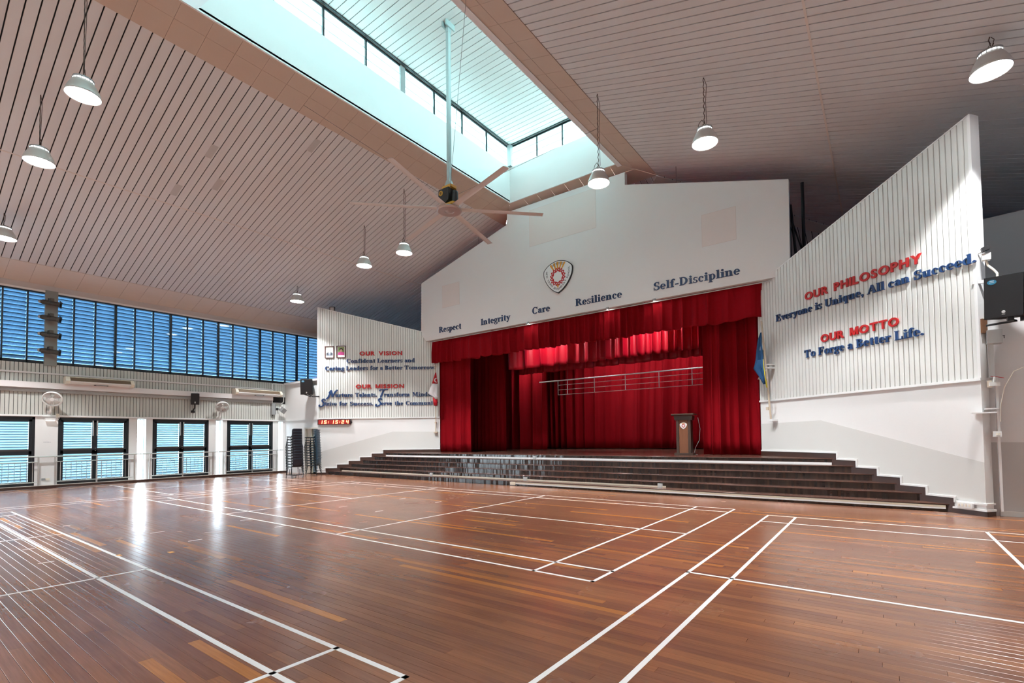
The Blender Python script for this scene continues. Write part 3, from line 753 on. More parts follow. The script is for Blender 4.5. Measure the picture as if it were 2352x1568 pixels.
hang('bright red velvet leg curtain at the left edge of the stage opening', -13.62, -11.75, 10.92,   .945, 6.5, .15, .34, VELVET, 11, CG, gather=.5, flare=.05)
hang('bright red velvet leg curtain at the right edge of the stage opening', -2.0, -.36, 10.92, .945, 6.5, .15, .32, VELVET, 21, CG, gather=.5, flare=.06)
hang('dark red leg curtain just behind the left leg curtain', -14.3, -11.55, 12.9, .945, 7.2, .13, .30, VELVET, 31, CG, flare=.03)
hang('red leg curtain third from the front at the left of the stage', -14.2, -10.6, 15.0, .95, 7.3, .15, .36, VELVET, 41, CG, flare=.02)
hang('red backdrop curtain across the rear of the stage behind the lectern', -16.6, 3.6, 17.2, .96, 7.6, .17, .42, VELVET, 51, CG, name='backdrop_curtain', lean=1.0, gather=.4)
hang('shiny red satin border with deep folds just behind the valance', -10.93, 1.0, 12.5, 4.52, 6.6, .17, .42, SATIN, 61, CG, name='border_curtain', droop=.02, gather=.45)
hang('shiny red satin border hanging lower behind the first border', -11.6, 1.0, 14.2, 4.53, 6.6, .09, .36, SATIN, 71, CG, name='border_curtain', droop=.02, gather=.6)

# hanging ladder-like lighting bar above the stage
lb = thing('lighting_bar', 'white tubular ladder-shaped lighting bar hung in front of the backdrop curtain', 'lighting bar', (-6.8,14.5,4.1))
obj('top_rail', MB().tube([(-10.65,14.5,4.13),(-1.2,14.5,4.13)], .026, 8), TRIMW, lb)
for z in (3.92,3.70,3.475): obj('rail', MB().tube([(-9.61,14.5+.0,z),(-1.2,14.5,z)], .012, 6), TRIMW, lb)
for x in (-9.61,-9.10,-7.72,-6.25,-4.78,-3.45,-2.0): obj('upright', MB().box(x-.014,14.49,3.47,x+.014,14.51,4.13), TRIMW, lb)
for x in (-9.10,-6.25,-3.45): obj('suspension_cable', MB().tube([(x,14.5,4.13),(x,14.5,zB(14.5)+.02)], .005, 5), WIRE, lb)

# ================================================================== LETTERING: a bold serif alphabet built from strokes
S_, T_, H_ = .21, .075, .07
def st(x, y0, y1, top='', bot='', S=S_):
    o = [('r',x,y0,x+S,y1)]; ov = .08
    if top: o.append(('r',x-(ov if 'l' in top else 0),y1-H_,x+S+(ov if 'r' in top else 0),y1))
    if bot: o.append(('r',x-(ov if 'l' in bot else 0),y0,x+S+(ov if 'r' in bot else 0),y0+H_))
    return o
def arch(x0, x1, y, top, S=S_):  # from stem right edge x0 over to right stem outer edge x1
    return [('o',(x0+x1)/2-.02,y,(x1-x0)/2+.02,top-y,(x1-S-x0)/2,(top-y)*.62,0,180,(x0+x1-S)/2)]
GL = {
'A':(.88,[('p',[(.03,.0),(.11,.0),(.46,.9),(.38,1)]),('p',[(.34,1),(.54,1),(.86,0),(.60,0)]),('r',.2,.27,.66,.35),('r',-.04,0,.2,.07),('r',.5,0,.94,.07)]),
'B':(.78,st(.08,0,1,'l','l')+[('o',.29,.74,.36,.26,.14,.185,-90,90),('o',.29,.27,.42,.27,.19,.19,-90,90)]),
'C':(.82,[('o',.42,.5,.42,.52,.2,.44,42,318),('r',.68,.64,.74,1.0)]),
'D':(.9,st(.08,0,1,'l','l')+[('o',.29,.5,.54,.5,.31,.42,-90,90)]),
'E':(.78,st(.08,0,1,'l','l')+[('r',.08,.92,.66,1),('r',.59,.7,.66,1),('r',.08,0,.72,.08),('r',.65,0,.72,.31),('r',.28,.47,.52,.55),('r',.46,.38,.53,.65)]),
'F':(.74,st(.08,0,1,'l','lr')+[('r',.08,.92,.68,1),('r',.61,.7,.68,1),('r',.28,.47,.52,.55),('r',.46,.38,.53,.65)]),
'I':(.42,st(.1,0,1,'lr','lr')),
'L':(.76,st(.08,0,1,'lr','l')+[('r',.08,0,.70,.08),('r',.63,0,.70,.33)]),
'M':(1.14,[('r',.1,0,.18,1),('r',.0,0,.28,.07),('r',.0,.93,.3,1),('p',[(.1,1),(.34,1),(.62,.2),(.5,.0)]),('p',[(.5,0),(.57,.14),(.84,1),(.76,1)])]+st(.80,0,1,'r','lr')),
'R':(.86,st(.08,0,1,'l','lr')+[('o',.29,.735,.38,.265,.15,.185,-90,90),('p',[(.32,.5),(.53,.53),(.86,0),(.62,0)]),('r',.62,0,.93,.07)]),
'S':(.68,[('o',.33,.74,.29,.28,.11,.2,40,270),('o',.33,.27,.32,.29,.13,.2,-140,90),('p',[(.06,.64),(.24,.56),(.62,.34),(.64,.24),(.48,.42),(.24,.58)]),('p',[(.12,.58),(.34,.47),(.58,.42),(.5,.5),(.32,.58),(.16,.68)]),('r',.53,.68,.59,1.0),('r',.03,.02,.09,.36)]),
'T':(.84,st(.3,0,1,'','lr')+[('r',.02,.92,.80,1),('r',.02,.66,.09,1),('r',.73,.66,.80,1)]),
'U':(.86,st(.08,.33,1,'lr','')+[('r',.66,.3,.74,1),('r',.58,.93,.84,1),('o',.41,.35,.33,.37,.185,.27,180,360,.475)]),
'a':(.58,[('o',.24,.19,.22,.2,.06,.13,0,360),('r',.31,.08,.5,.46),('o',.29,.44,.21,.24,.04,.17,0,165),('c',.13,.5,.09),('r',.44,.0,.57,.07),('p',[(.31,.1),(.5,.1),(.5,0),(.42,0)])]),
'b':(.64,st(.06,0,1,'l','')+[('o',.34,.33,.27,.35,.1,.28,0,360)]),
'c':(.55,[('o',.28,.33,.27,.35,.09,.28,48,315),('c',.42,.5,.09)]),
'd':(.64,[('o',.27,.33,.27,.35,.1,.28,0,360)]+st(.34,0,1,'l','r')),
'e':(.58,[('o',.28,.33,.28,.35,.1,.27,0,318),('r',.12,.30,.54,.375)]),
'f':(.44,st(.1,0,.74,'','lr')+[('o',.34,.72,.24,.3,.05,.22,60,180,.36),('c',.43,.89,.09),('r',-.02,.59,.4,.66)]),
'g':(.58,[('o',.25,.42,.25,.25,.08,.18,0,360),('o',.27,-.1,.28,.2,.17,.12,0,360),('p',[(.07,.1),(.16,.2),(.24,.16),(.42,.12),(.42,.0),(.1,.0)]),('p',[(.36,.56),(.42,.62),(.58,.68),(.58,.56)])]),
'h':(.74,st(.06,0,1,'l','lr')+arch(.25,.63,.40,.68)+st(.42,0,.42,'','lr')),
'i':(.38,st(.08,0,.66,'l','lr')+[('c',.18,.86,.12)]),
'l':(.38,st(.08,0,1,'l','lr')),
'm':(1.1,st(.06,0,.66,'l','lr')+arch(.25,.63,.40,.68)+st(.42,0,.42,'','lr')+arch(.61,.99,.40,.68)+st(.78,0,.42,'','lr')),
'n':(.74,st(.06,0,.66,'l','lr')+arch(.25,.63,.40,.68)+st(.42,0,.42,'','lr')),
'o':(.6,[('o',.3,.33,.29,.35,.11,.28,0,360)]),
'p':(.65,st(.06,-.3,.66,'l','lr')+[('o',.35,.33,.27,.35,.1,.28,0,360)]),
'q':(.65,[('o',.28,.33,.27,.35,.1,.28,0,360)]+st(.34,-.3,.66,'','lr')),
'r':(.52,st(.06,0,.66,'l','lr')+[('o',.36,.42,.15,.26,.09,.14,60,180),('c',.42,.56,.105)]),
's':(.48,[('o',.23,.49,.2,.2,.08,.13,40,270),('o',.23,.18,.22,.2,.09,.13,-140,90),('p',[(.05,.44),(.2,.36),(.42,.26),(.42,.16),(.3,.3),(.16,.4)]),('r',.38,.47,.43,.68),('r',.02,.0,.07,.22)]),
't':(.44,st(.1,.14,.84,'','')+[('r',0,.59,.38,.66),('o',.28,.17,.18,.19,.05,.11,180,320)]),
'u':(.74,st(.06,.2,.66,'l','')+[('o',.26,.22,.2,.24,.05,.15,180,360,.32)]+st(.42,0,.66,'l','r')),
'v':(.6,[('p',[(.0,.66),(.22,.66),(.40,.18),(.31,-.01)]),('p',[(.28,0),(.36,.0),(.56,.66),(.48,.66)]),('r',-.05,.59,.28,.66),('r',.4,.59,.63,.66)]),
'w':(.92,[('p',[(.0,.66),(.21,.66),(.37,.18),(.29,-.01)]),('p',[(.26,0),(.34,.0),(.50,.6),(.43,.66)]),('p',[(.34,.66),(.54,.66),(.70,.18),(.62,-.01)]),('p',[(.59,0),(.67,.0),(.87,.66),(.79,.66)]),('r',-.05,.59,.27,.66),('r',.31,.59,.57,.66),('r',.71,.59,.94,.66)]),
'y':(.6,[('p',[(.0,.66),(.22,.66),(.40,.18),(.31,-.01)]),('p',[(.16,-.27),(.24,-.27),(.56,.66),(.48,.66)]),('r',-.05,.59,.28,.66),('r',.4,.59,.63,.66),('c',.13,-.2,.1)]),
'.':(.3,[('c',.13,.11,.125)]),
',':(.32,[('c',.14,.11,.125),('p',[(.18,.08),(.265,.11),(.16,-.17),(.09,-.17)])]),
'-':(.44,[('r',.04,.24,.38,.37)]),
'1':(.9,[('k',.085,[(-.12,-.22),(.02,-.05),(.16,.4),(.26,.8),(.30,.92)]),('k',.075,[(.14,.62),(.22,.8),(.30,.92)]),('k',.095,[(.30,.92),(.36,.55),(.44,.1)]),('k',.075,[(.44,.1),(.60,.5),(.76,.86),(.88,1.0)])]),   # script N
'2':(.95,[('k',.075,[(.10,.86),(.18,.97),(.40,1.0),(.72,1.0),(.98,1.03)]),('k',.095,[(.56,.99),(.46,.66),(.34,.28),(.22,-.04)])]),                                   # script T
'3':(.8,[('k',.08,[(.62,.82),(.58,.95),(.46,1.0),(.32,.94),(.24,.78),(.30,.62),(.44,.48),(.50,.32),(.44,.12),(.26,-.04),(.08,-.10),(-.08,-.06),(-.12,.06),(-.04,.16)])]),            # script S
}
def ring_strip(p, n=14):
    cx,cy,rx,ry,ix,iy,a0,a1 = p[1:9]; icx = p[9] if len(p) > 9 else cx
    n = max(6, int(n*abs(a1-a0)/180)); O = []; I = []
    for i in range(n+1):
        a = RAD(a0+(a1-a0)*i/n); O.append((cx+rx*cos(a), cy+ry*sin(a))); I.append((icx+ix*cos(a), cy+iy*sin(a)))
    return O, I
def glyph_mb(prims, h, dep, sx=1.):
    mb = MB(); k = 0
    def poly(P):
        nonlocal k
        A = sum(P[i][0]*P[(i+1)%len(P)][1]-P[(i+1)%len(P)][0]*P[i][1] for i in range(len(P)))
        if A < 0: P = P[::-1]
        mb.prism([(x*h*sx, y*h, 0) for x,y in P], (0,0,dep+k*.00012)); k += 1
    for p in prims:
        if p[0] == 'r': poly([(p[1],p[2]),(p[3],p[2]),(p[3],p[4]),(p[1],p[4])])
        elif p[0] == 'p': poly(p[1])
        elif p[0] == 'c': poly([(p[1]+p[3]*cos(2*pi*i/16), p[2]+p[3]*sin(2*pi*i/16)) for i in range(16)])
        elif p[0] == 'o':
            O, I = ring_strip(p); n = len(O); V = []; F = []; d = dep+k*.00012; k += 1
            for (a, b) in zip(O, I): V += [(a[0]*h*sx,a[1]*h,0),(b[0]*h*sx,b[1]*h,0),(a[0]*h*sx,a[1]*h,d),(b[0]*h*sx,b[1]*h,d)]
            for i in range(n-1):
                a = 4*i; b = a+4; F += [(a+2,b+2,b+3,a+3),(a,b,b+2,a+2),(a+1,a+3,b+3,b+1)]
            if abs(abs(p[8]-p[7])-360) > 1: F += [(0,2,3,1),(4*n-4,4*n-3,4*n-1,4*n-2)]
            mb.add(V, F)
        elif p[0] == 'k':
            r = p[1]; P = p[2]
            for a, b in zip(P[:-1], P[1:]):
                dx, dy = b[0]-a[0], b[1]-a[1]; l = math.hypot(dx,dy) or 1; nx, ny = -dy/l*r, dx/l*r
                poly([(a[0]+nx,a[1]+ny),(b[0]+nx,b[1]+ny),(b[0]-nx,b[1]-ny),(a[0]-nx,a[1]-ny)])
            for a in P: poly([(a[0]+r*cos(2*pi*i/12), a[1]+r*sin(2*pi*i/12)) for i in range(12)])
    return mb
_fc = {}
def sans_mesh(ch, h, dep, bold=.035):
    key = (ch, round(h,4), bold)
    if key in _fc: return _fc[key]
    cu = bpy.data.curves.new('t', 'FONT'); cu.body = ch; cu.size = h/.72; cu.extrude = dep/2; cu.offset = bold*h; cu.resolution_u = 4
    o = bpy.data.objects.new('t', cu); COL.objects.link(o); bpy.context.view_layer.update()
    dg = bpy.context.evaluated_depsgraph_get(); me = bpy.data.meshes.new_from_object(o.evaluated_get(dg))
    bpy.data.objects.remove(o); bpy.data.curves.remove(cu)
    xs = [v.co.x for v in me.vertices] or [0,0]
    _fc[key] = (me, min(xs), max(xs)); return _fc[key]
def sans_M(h, dep, bold):
    w = .17+bold*1.2
    P = [('r',0,0,w,1),('r',1.04-w,0,1.04,1),('p',[(0,1),(w+.06,1),(.62,0),(.42,0)]),('p',[(1.04-w-.06,1),(1.04,1),(.62,0),(.42,0)])]
    mb = glyph_mb(P, h, dep); mb.v = [(x,y,z-dep/2) for x,y,z in mb.v]
    me = bpy.data.meshes.new('letter'); me.from_pydata(mb.v, [], mb.f); me.update()
    return me, 0, 1.04*h
def lettering(text, label, M_, w, h, m, serif=True, dep=.03, track=0., group=None, bold=.035, cat='wall lettering', name='wall_lettering', parent=None):
    """text of overall width w and cap height h; M_ has its origin at the left end of the baseline"""
    if parent is None:
        root = thing(name, label, cat, matrix=M_, group=group)
    else: root = parent
    L = []
    if serif:
        x = 0
        for ch in text:
            if ch == ' ': x += .34; continue
            adv, pr = GL[ch]; L.append((ch, x, adv)); x += adv+.03
        sx = w/(x-.05)
        sx /= h
        for ch, x, adv in L:
            mb = glyph_mb(GL[ch][1], h, dep, sx); o = obj('letter', mb, m, root, world=False); fixn(o)
            o.location = (x*h*sx, 0, 0)
    else:
        x = 0
        for ch in text:
            if ch == ' ': x += .62*h; continue
            me, a, b = sans_mesh(ch, h, dep, bold) if ch != 'M' else sans_M(h, dep, bold); L.append((me, a, x)); x += (b-a)+(.16+track)*h
        sx = w/(x-(.16+track)*h)
        for me, a, x in L:
            o = bpy.data.objects.new('letter', me.copy()); o.data.materials.clear(); o.data.materials.append(m); COL.objects.link(o); o.parent = root
            o.matrix_basis = Matrix.Translation((x*sx-a*sx,0,dep/2)) @ Matrix.Diagonal((sx,1,1,1))
    return root
def LM(s, z, o=.026): return ML @ Matrix.Translation((s,z,o))
MRf = wallmat(AR, dR, 0, 0, 0, flip=True)     # right wall read from its stage end
def RM(s, z, o=.026): 
    m = MRf.copy(); m.translation = MR @ Vector((s, z, o)); return m
GM = lambda x, z: Matrix(((1,0,0,x),(0,0,-1,GY),(0,1,0,z),(0,0,0,1)))
lettering('OUR VISION', 'red capitals OUR VISION on the left cladding wall', LM(1.87,5.27), 1.89, .175, RED, False, bold=.05)
lettering('Confident Learners and', 'navy words Confident Learners and under the OUR VISION heading', LM(1.29,4.937), 3.03, .183, BLUE)
lettering('Caring Leaders for a Better Tomorrow.', 'navy words Caring Leaders for a Better Tomorrow on the left wall', LM(.34,4.615), 4.92, .183, BLUE)
lettering('OUR MISSION', 'red capitals OUR MISSION on the left cladding wall', LM(1.70,3.797), 2.14, .172, RED, False, bold=.05)
nt_ = thing('wall_lettering', 'navy words Nurture Talents. Transform Minds. with two tall script capitals', 'wall lettering', matrix=LM(0,0))
def sub(text, s, z, w, h, par, m=BLUE, serif=True):
    t = thing('tmp', '', 'x', matrix=Matrix.Translation((s,z,0))); lettering(text, '', None, w, h, m, serif, parent=t)
    for c in list(t.children): c.parent = par; c.matrix_basis = t.matrix_basis @ c.matrix_basis
    bpy.data.objects.remove(t)
sub('1', .47, 3.42, .40, .31, nt_); sub('urture', .79, 3.425, .78, .178, nt_); sub('Talents.', 1.665, 3.425, .98, .178, nt_)
sub('2', 2.72, 3.42, .36, .31, nt_); sub('ransform', 2.95, 3.42, 1.14, .178, nt_); sub('Minds.', 4.207, 3.417, .86, .182, nt_)
st_ = thing('wall_lettering', 'navy words Strive for Success. Serve the Community with two tall script capitals', 'wall lettering', matrix=LM(0,0))
sub('3', .12, 3.03, .28, .31, st_); sub('trive', .33, 3.046, .53, .178, st_); sub('for', .964, 3.042, .35, .178, st_); sub('Success.', 1.432, 3.04, 1.05, .165, st_)
sub('3', 2.62, 3.03, .28, .31, st_); sub('erve', 2.82, 3.037, .485, .178, st_); sub('the', 3.42, 3.034, .38, .178, st_); sub('Community', 3.912, 3.032, 1.43, .178, st_)
lettering('OUR PHILOSOPHY', 'red capitals OUR PHILOSOPHY on the right cladding wall', RM(3.722,4.935), 2.83, .186, RED, False, bold=.05)
lettering('Everyone is Unique, All can Succeed.', 'blue words Everyone is Unique, All can Succeed on the right wall', RM(4.70,4.607), 4.74, .185, BLUE)
lettering('OUR MOTTO', 'red capitals OUR MOTTO on the right cladding wall', RM(3.29,3.776), 1.90, .18, RED, False, bold=.05)
lettering('To Forge a Better Life.', 'blue words To Forge a Better Life under the OUR MOTTO heading', RM(3.793,3.468), 2.89, .192, BLUE)
for wd, x, z, w in (('Respect',-12.97,6.108,1.32),('Integrity',-10.56,6.085,1.50),('Care',-8.0,6.124,.79),('Resilience',-6.13,6.116,1.77),('Self-Discipline',-3.27,6.125,2.58)):
    lettering(wd, 'navy word %s above the stage opening' % wd, GM(x,z), w, .25, NAVY, dep=.02)

# ------------------------------------------------------------------ crest
def shield(n=40):   # outline, unit half-width 1
    P = []
    for x, y in ((0,-1.0),(.30,-.84),(.62,-.55),(.86,-.2),(.985,.12),(1.0,.40),(.90,.56),(.66,.75),(.36,.87),(0,.93),(-.36,.87),(-.66,.75),(-.90,.56),(-1.0,.40),(-.985,.12),(-.86,-.2),(-.62,-.55),(-.30,-.84)): P.append((x,y))
    Q = []
    m_ = len(P)
    for i in range(m_):      # Catmull-Rom, sharp at the point
        p0,p1,p2,p3 = P[i-1],P[i],P[(i+1)%m_],P[(i+2)%m_]
        if i == 0: p0 = p1
        if i == m_-1: p3 = p2
        for t in (0,.25,.5,.75):
            Q.append(tuple(.5*((2*b)+(-a+c)*t+(2*a-5*b+4*c-d)*t*t+(-a+3*b-3*c+d)*t**3) for a,b,c,d in zip(p0,p1,p2,p3)))
    return Q
def crest(root, R, dep, full=True):
    Q = shield(); 
    obj('border', MB().prism([(x*R,y*R,0) for x,y in Q], (0,0,dep)), INK, root, world=False)
    obj('plate', MB().prism([(x*R*.955,y*R*.955-.0*R,dep) for x,y in Q], (0,0,.002)), PAPER, root, world=False)
    z = dep+.002
    for a0, lx in ((-33,.07),(-17,.08),(0,.085),(17,.08),(33,.07)):     # rays
        c = Vector((0,-.02)); d = Vector((sin(RAD(a0)),cos(RAD(a0)))); n = Vector((d.y,-d.x))
        r1 = .60; 
        for tt in [i*.01 for i in range(60,110)]:
            p = d*tt
            yb = .90-.32*abs(p.x)**1.6
            if p.y < yb*.97: r1 = tt
        P = [c+d*.42-n*lx*.5, c+d*.42+n*lx*.5, c+d*r1+n*lx*.85, c+d*r1-n*lx*.85]
        obj('ray', MB().prism([(p.x*R,p.y*R,z) for p in P][::-1], (0,0,.002)), GOLD, root, world=False)
    obj('ray', MB().prism([(-.11*R,-.46*R,z),(.11*R,-.46*R,z),(0,-.72*R,z)][::-1], (0,0,.002)), GOLD, root, world=False)
    mb = MB(); N = 16                                   # saw-toothed ring around a scalloped ring
    for i in range(N):
        a = 2*pi*i/N; a1 = 2*pi*(i+.5)/N; a2 = 2*pi*(i+1)/N
        def pt(r, an): return (r*R*sin(an), (r*cos(an)-.03)*R, z+.002)
        for (p, q) in ((pt(.40,a),pt(.53,a1)),(pt(.53,a1),pt(.40,a2))):
            d = Vector(q)-Vector(p); n = Vector((-d.y,d.x,0)).normalized()*.028*R
            mb.prism([Vector(p)-n,Vector(q)-n,Vector(q)+n,Vector(p)+n], (0,0,.002))
    O = [(.39*R*cos(2*pi*i/48), .39*R*sin(2*pi*i/48)-.03*R) for i in range(48)]
    I = [((.31+.025*cos(8*2*pi*i/48))*R*cos(2*pi*i/48), (.31+.025*cos(8*2*pi*i/48))*R*sin(2*pi*i/48)-.03*R) for i in range(48)]
    V = [(x,y,z+.0045) for x,y in O]+[(x,y,z+.0045) for x,y in I]
    mb.add(V, [(i,(i+1)%48,48+(i+1)%48,48+i) for i in range(48)])
    fixn(obj('sun_emblem', mb, CRED, root, world=False))
    if full:
        txt = 'NEW TOWN SECONDARY SCHOOL'; hh = .115*R
        ws = []
        for ch in txt:
            if ch == ' ': ws.append((None,0,.07*R)); continue
            me,a,b = sans_mesh(ch, hh, .002, .02); ws.append((me,a,b-a))
        # along the lower border: follow the outline, inset
        path = []
        Qf = [(x*.76, y*.78) for x,y in Q]; n_ = len(Qf); k0 = int(n_*.745)
        seq = [Qf[(k0+i)%n_] for i in range(int(n_*.56))]
        dist = [0]
        for a,b in zip(seq[:-1],seq[1:]): dist.append(dist[-1]+math.dist(a,b)*R)
        tot = sum(w for _,_,w in ws)+.022*R*len(ws); s = (dist[-1]-tot)/2
        for me,a,w in ws:
            if me:
                c = s+w/2; i = max(j for j in range(len(dist)) if dist[j] <= max(c,0)); i = min(i, len(seq)-2)
                f_ = (c-dist[i])/max(1e-6,dist[i+1]-dist[i]); p = Vector(seq[i]).lerp(Vector(seq[i+1]), f_)*R; tg = (Vector(seq[i+1])-Vector(seq[i])).normalized()
                o = bpy.data.objects.new('letter', me.copy()); o.data.materials.clear(); o.data.materials.append(INK); COL.objects.link(o); o.parent = root
                o.matrix_basis = Matrix.Translation((p.x,p.y,z+.001)) @ Matrix.Rotation(math.atan2(tg.y,tg.x),4,'Z') @ Matrix.Translation((-a-w/2,-hh*.5,0))
            s += w+.022*R
        for ch, a0 in zip('\u5149\u4f1f\u4e2d\u5b66', (-25,-8.5,8.5,25)):
            me,a,b = sans_mesh(ch, .15*R, .002, .0); 
            if not len(me.vertices): continue
            o = bpy.data.objects.new('letter', me.copy()); o.data.materials.clear(); o.data.materials.append(INK); COL.objects.link(o); o.parent = root
            d = Vector((sin(RAD(a0)),cos(RAD(a0))))*.74*R
            o.matrix_basis = Matrix.Translation((d.x,d.y,z+.001)) @ Matrix.Rotation(RAD(-a0),4,'Z') @ Matrix.Translation((-(a+b)/2,-.07*R,0))
ct = thing('school_crest', 'white shield-shaped school crest with orange rays and red sun on the gable wall', 'crest', matrix=GM(-6.82,7.31))
crest(ct, .615, .06)

# ------------------------------------------------------------------ clock
ck = thing('digital_clock', 'red LED wall clock reading 15:15:24 at the foot of the left cladding wall', 'clock', matrix=LM(.03,2.20,.0))
obj('housing', MB().box(0,0,0,1.45,.225,.09), mat('clock_case', (.03,.008,.008), .4), ck, world=False)
obj('display', MB().box(.04,.02,.088,1.41,.205,.092), LEDB, ck, world=False)
SEG = {'1':'bc','5':'afgcd','2':'abged','4':'fgbc'}
def digit(x, ch, h=.15, w=.105):
    y0 = .037; t = .028; sk = .02; mb = MB()
    pos = {'a':(0,h-t,w,h),'d':(0,0,w,t),'g':(0,h/2-t/2,w,h/2+t/2),'f':(0,h/2,t,h),'b':(w-t,h/2,w,h),'e':(0,0,t,h/2),'c':(w-t,0,w,h/2)}
    for s in SEG[ch]:
        a,b,c,d = pos[s]; mb.prism([(x+a+b*sk/h,y0+b,.092),(x+c+b*sk/h,y0+b,.092),(x+c+d*sk/h,y0+d,.092),(x+a+d*sk/h,y0+d,.092)], (0,0,.004))
    obj('digit', mb, LEDR, ck, world=False)
for x, ch in ((.10,'1'),(.28,'5'),(.60,'1'),(.78,'5'),(1.05,'2'),(1.25,'4')): digit(x-.0, ch)
for x in (.47,.965):
    obj('colon', MB().box(x,.07,.092,x+.022,.095,.096).box(x+.008,.13,.092,x+.03,.155,.096), LEDR, ck, world=False)
obj('side_bracket', MB().box(1.45,.06,.02,1.50,.10,.06).box(1.45,.14,.02,1.50,.17,.06), BLACK, ck, world=False)

# ------------------------------------------------------------------ portraits: simple half-length figures in mahogany frames
def ell(cx, cy, rx, ry, z, n=20, a0=0, a1=360): return [(cx+rx*cos(RAD(a0+(a1-a0)*i/(n if a1-a0 < 360 else n))), cy+ry*sin(RAD(a0+(a1-a0)*i/n)), z) for i in range(n+(1 if a1-a0 < 360 else 0))]
def portrait(label, s, z, suit, hair, tie, skin, bgc):
    w, h = .40, .535
    t = thing('framed_portrait', label, 'portrait', matrix=LM(s, z, .02))
    fr = MB()
    for a,b,c,d in ((0,0,w,.028),(0,h-.028,w,h),(0,0,.028,h),(w-.028,0,w,h)): fr.box(a,b,0,c,d,.04)
    obj('frame', fr, MAHOG, t, world=False); obj('mount', MB().box(.02,.02,.005,w-.02,h-.02,.012), PAPER, t, world=False)
    x0,x1,y0,y1 = .06,w-.06,.12,h-.055; cx_ = (x0+x1)/2
    pic = obj('print', MB().box(x0,y0,.012,x1,y1,.0135), bgc, t, world=False)
    fixn(obj('jacket', MB().prism([(x0,y0,.0135),(x1,y0,.0135),(x1,y0+.11,.0135),(cx_+.06,y0+.145,.0135),(cx_-.06,y0+.145,.0135),(x0,y0+.11,.0135)], (0,0,.001)), suit, pic, world=False))
    if tie:
        fixn(obj('shirt', MB().prism([(cx_-.045,y0+.148,.0146),(cx_+.045,y0+.148,.0146),(cx_+.018,y0,.0146),(cx_-.018,y0,.0146)], (0,0,.0008)), PAPER, pic, world=False))
        fixn(obj('tie', MB().prism([(cx_-.012,y0+.12,.0155),(cx_+.012,y0+.12,.0155),(cx_+.016,y0,.0155),(cx_-.016,y0,.0155)], (0,0,.0006)), BLUE, pic, world=False))
    if not tie: fixn(obj('hair', MB().prism(ell(cx_,y0+.245,.078,.07,.0146), (0,0,.0006)), hair, pic, world=False))
    else: fixn(obj('hair', MB().prism(ell(cx_,y0+.235,.062,.068,.0146), (0,0,.0006)), hair, pic, world=False))
    fixn(obj('face', MB().prism(ell(cx_,y0+(.215 if tie else .20),.052,.068 if tie else .062,.0153), (0,0,.0006)), skin, pic, world=False))
    return t
SKIN = mat('skin_print', (.62,.40,.28), .5)
portrait('framed portrait of a grey-haired person in dark suit and blue tie on the left wall', .33, 5.16, mat('suit_print', (.03,.04,.06), .5), mat('grey_hair_print', (.50,.48,.44), .5), True, SKIN, mat('pale_foliage_print', (.55,.58,.40), .5, noise=.5, nscale=14))
portrait('framed portrait of a dark-haired person in a pink top on the left wall', .845, 5.175, mat('pink_print', (.52,.05,.22), .5), INK, False, SKIN, mat('green_foliage_print', (.20,.26,.09), .5, noise=.6, nscale=14))

# ------------------------------------------------------------------ flags on poles beside the stage
def flag_cloth(name, pts_rows, m, par, thick=.006):
    V = [p for r in pts_rows for p in r]; n = len(pts_rows[0]); F = []
    for j in range(len(pts_rows)-1):
        for i in range(n-1): F.append((j*n+i, j*n+i+1, (j+1)*n+i+1, (j+1)*n+i))
    o = obj(name, MB().add(V, F), m, par, world=False, smooth=True); md = o.modifiers.new('thickness','SOLIDIFY'); md.thickness = thick; return o
# right flag (blue with yellow edge and white): local frame x to the viewer's left along the wall, y up, z out
fr_ = thing('flag_on_pole', 'blue and white flag with yellow edge drooping from a cream pole right of stage', 'flag', matrix=RM(5.02,0,0))
obj('pole', MB().tube([(.16,1.95,.16),(.11,4.66,.34)], .024, 8), POLEM, fr_, world=False)
obj('wall_bracket', MB().box(.06,1.89,0,.24,1.94,.18).box(.14,3.34,0,.22,3.37,.28).box(.14,3.44,0,.22,3.46,.28), TRIMW, fr_, world=False)
obj('cleat', MB().box(.06,2.20,.16,.14,2.28,.22), POLEM, fr_, world=False)
def frow(y, xl, xr, zo, n=7, fold=.05, ph=0): return [(FXC+(xl+(xr-xl)*i/(n-1)-FXC)*FSX, FYB+(y-FYA)*FSY, zo+fold*sin(i*1.5+ph)) for i in range(n)]
FXC, FSX, FYA, FYB, FSY = .12, .72, 2.05, 2.80, .69
flag_cloth('blue_field', [frow(4.30,.03,.09,.33,fold=.01),frow(4.0,-.06,.12,.34),frow(3.6,-.16,.15,.34),frow(3.2,-.25,.18,.34),frow(2.95,-.33,.20,.35),frow(2.8,-.30,.23,.36)], FLAGB, fr_)
flag_cloth('blue_fold', [frow(3.2,-.10,.20,.37,fold=.02),frow(2.9,-.33,.22,.38,fold=.02),frow(2.75,-.20,.24,.38,fold=.02),frow(2.5,-.02,.27,.37,fold=.02),frow(2.2,.16,.30,.36,fold=.01)], FLAGB, fr_)
flag_cloth('white_part', [frow(4.42,.05,.10,.31,3,.0),frow(3.6,-.10,.15,.30,5,.03),frow(2.8,-.24,.22,.30,5,.03),frow(2.45,-.22,.28,.31,5,.03),frow(2.3,.02,.31,.31,5,.02),frow(2.12,.22,.36,.33,5,.0)], FLAGW, fr_)
flag_cloth('yellow_edge', [frow(3.2,.20,.215,.385,2,0),frow(2.6,.25,.285,.385,2,0),frow(2.05,.31,.37,.37,2,0)], FLAGY, fr_)
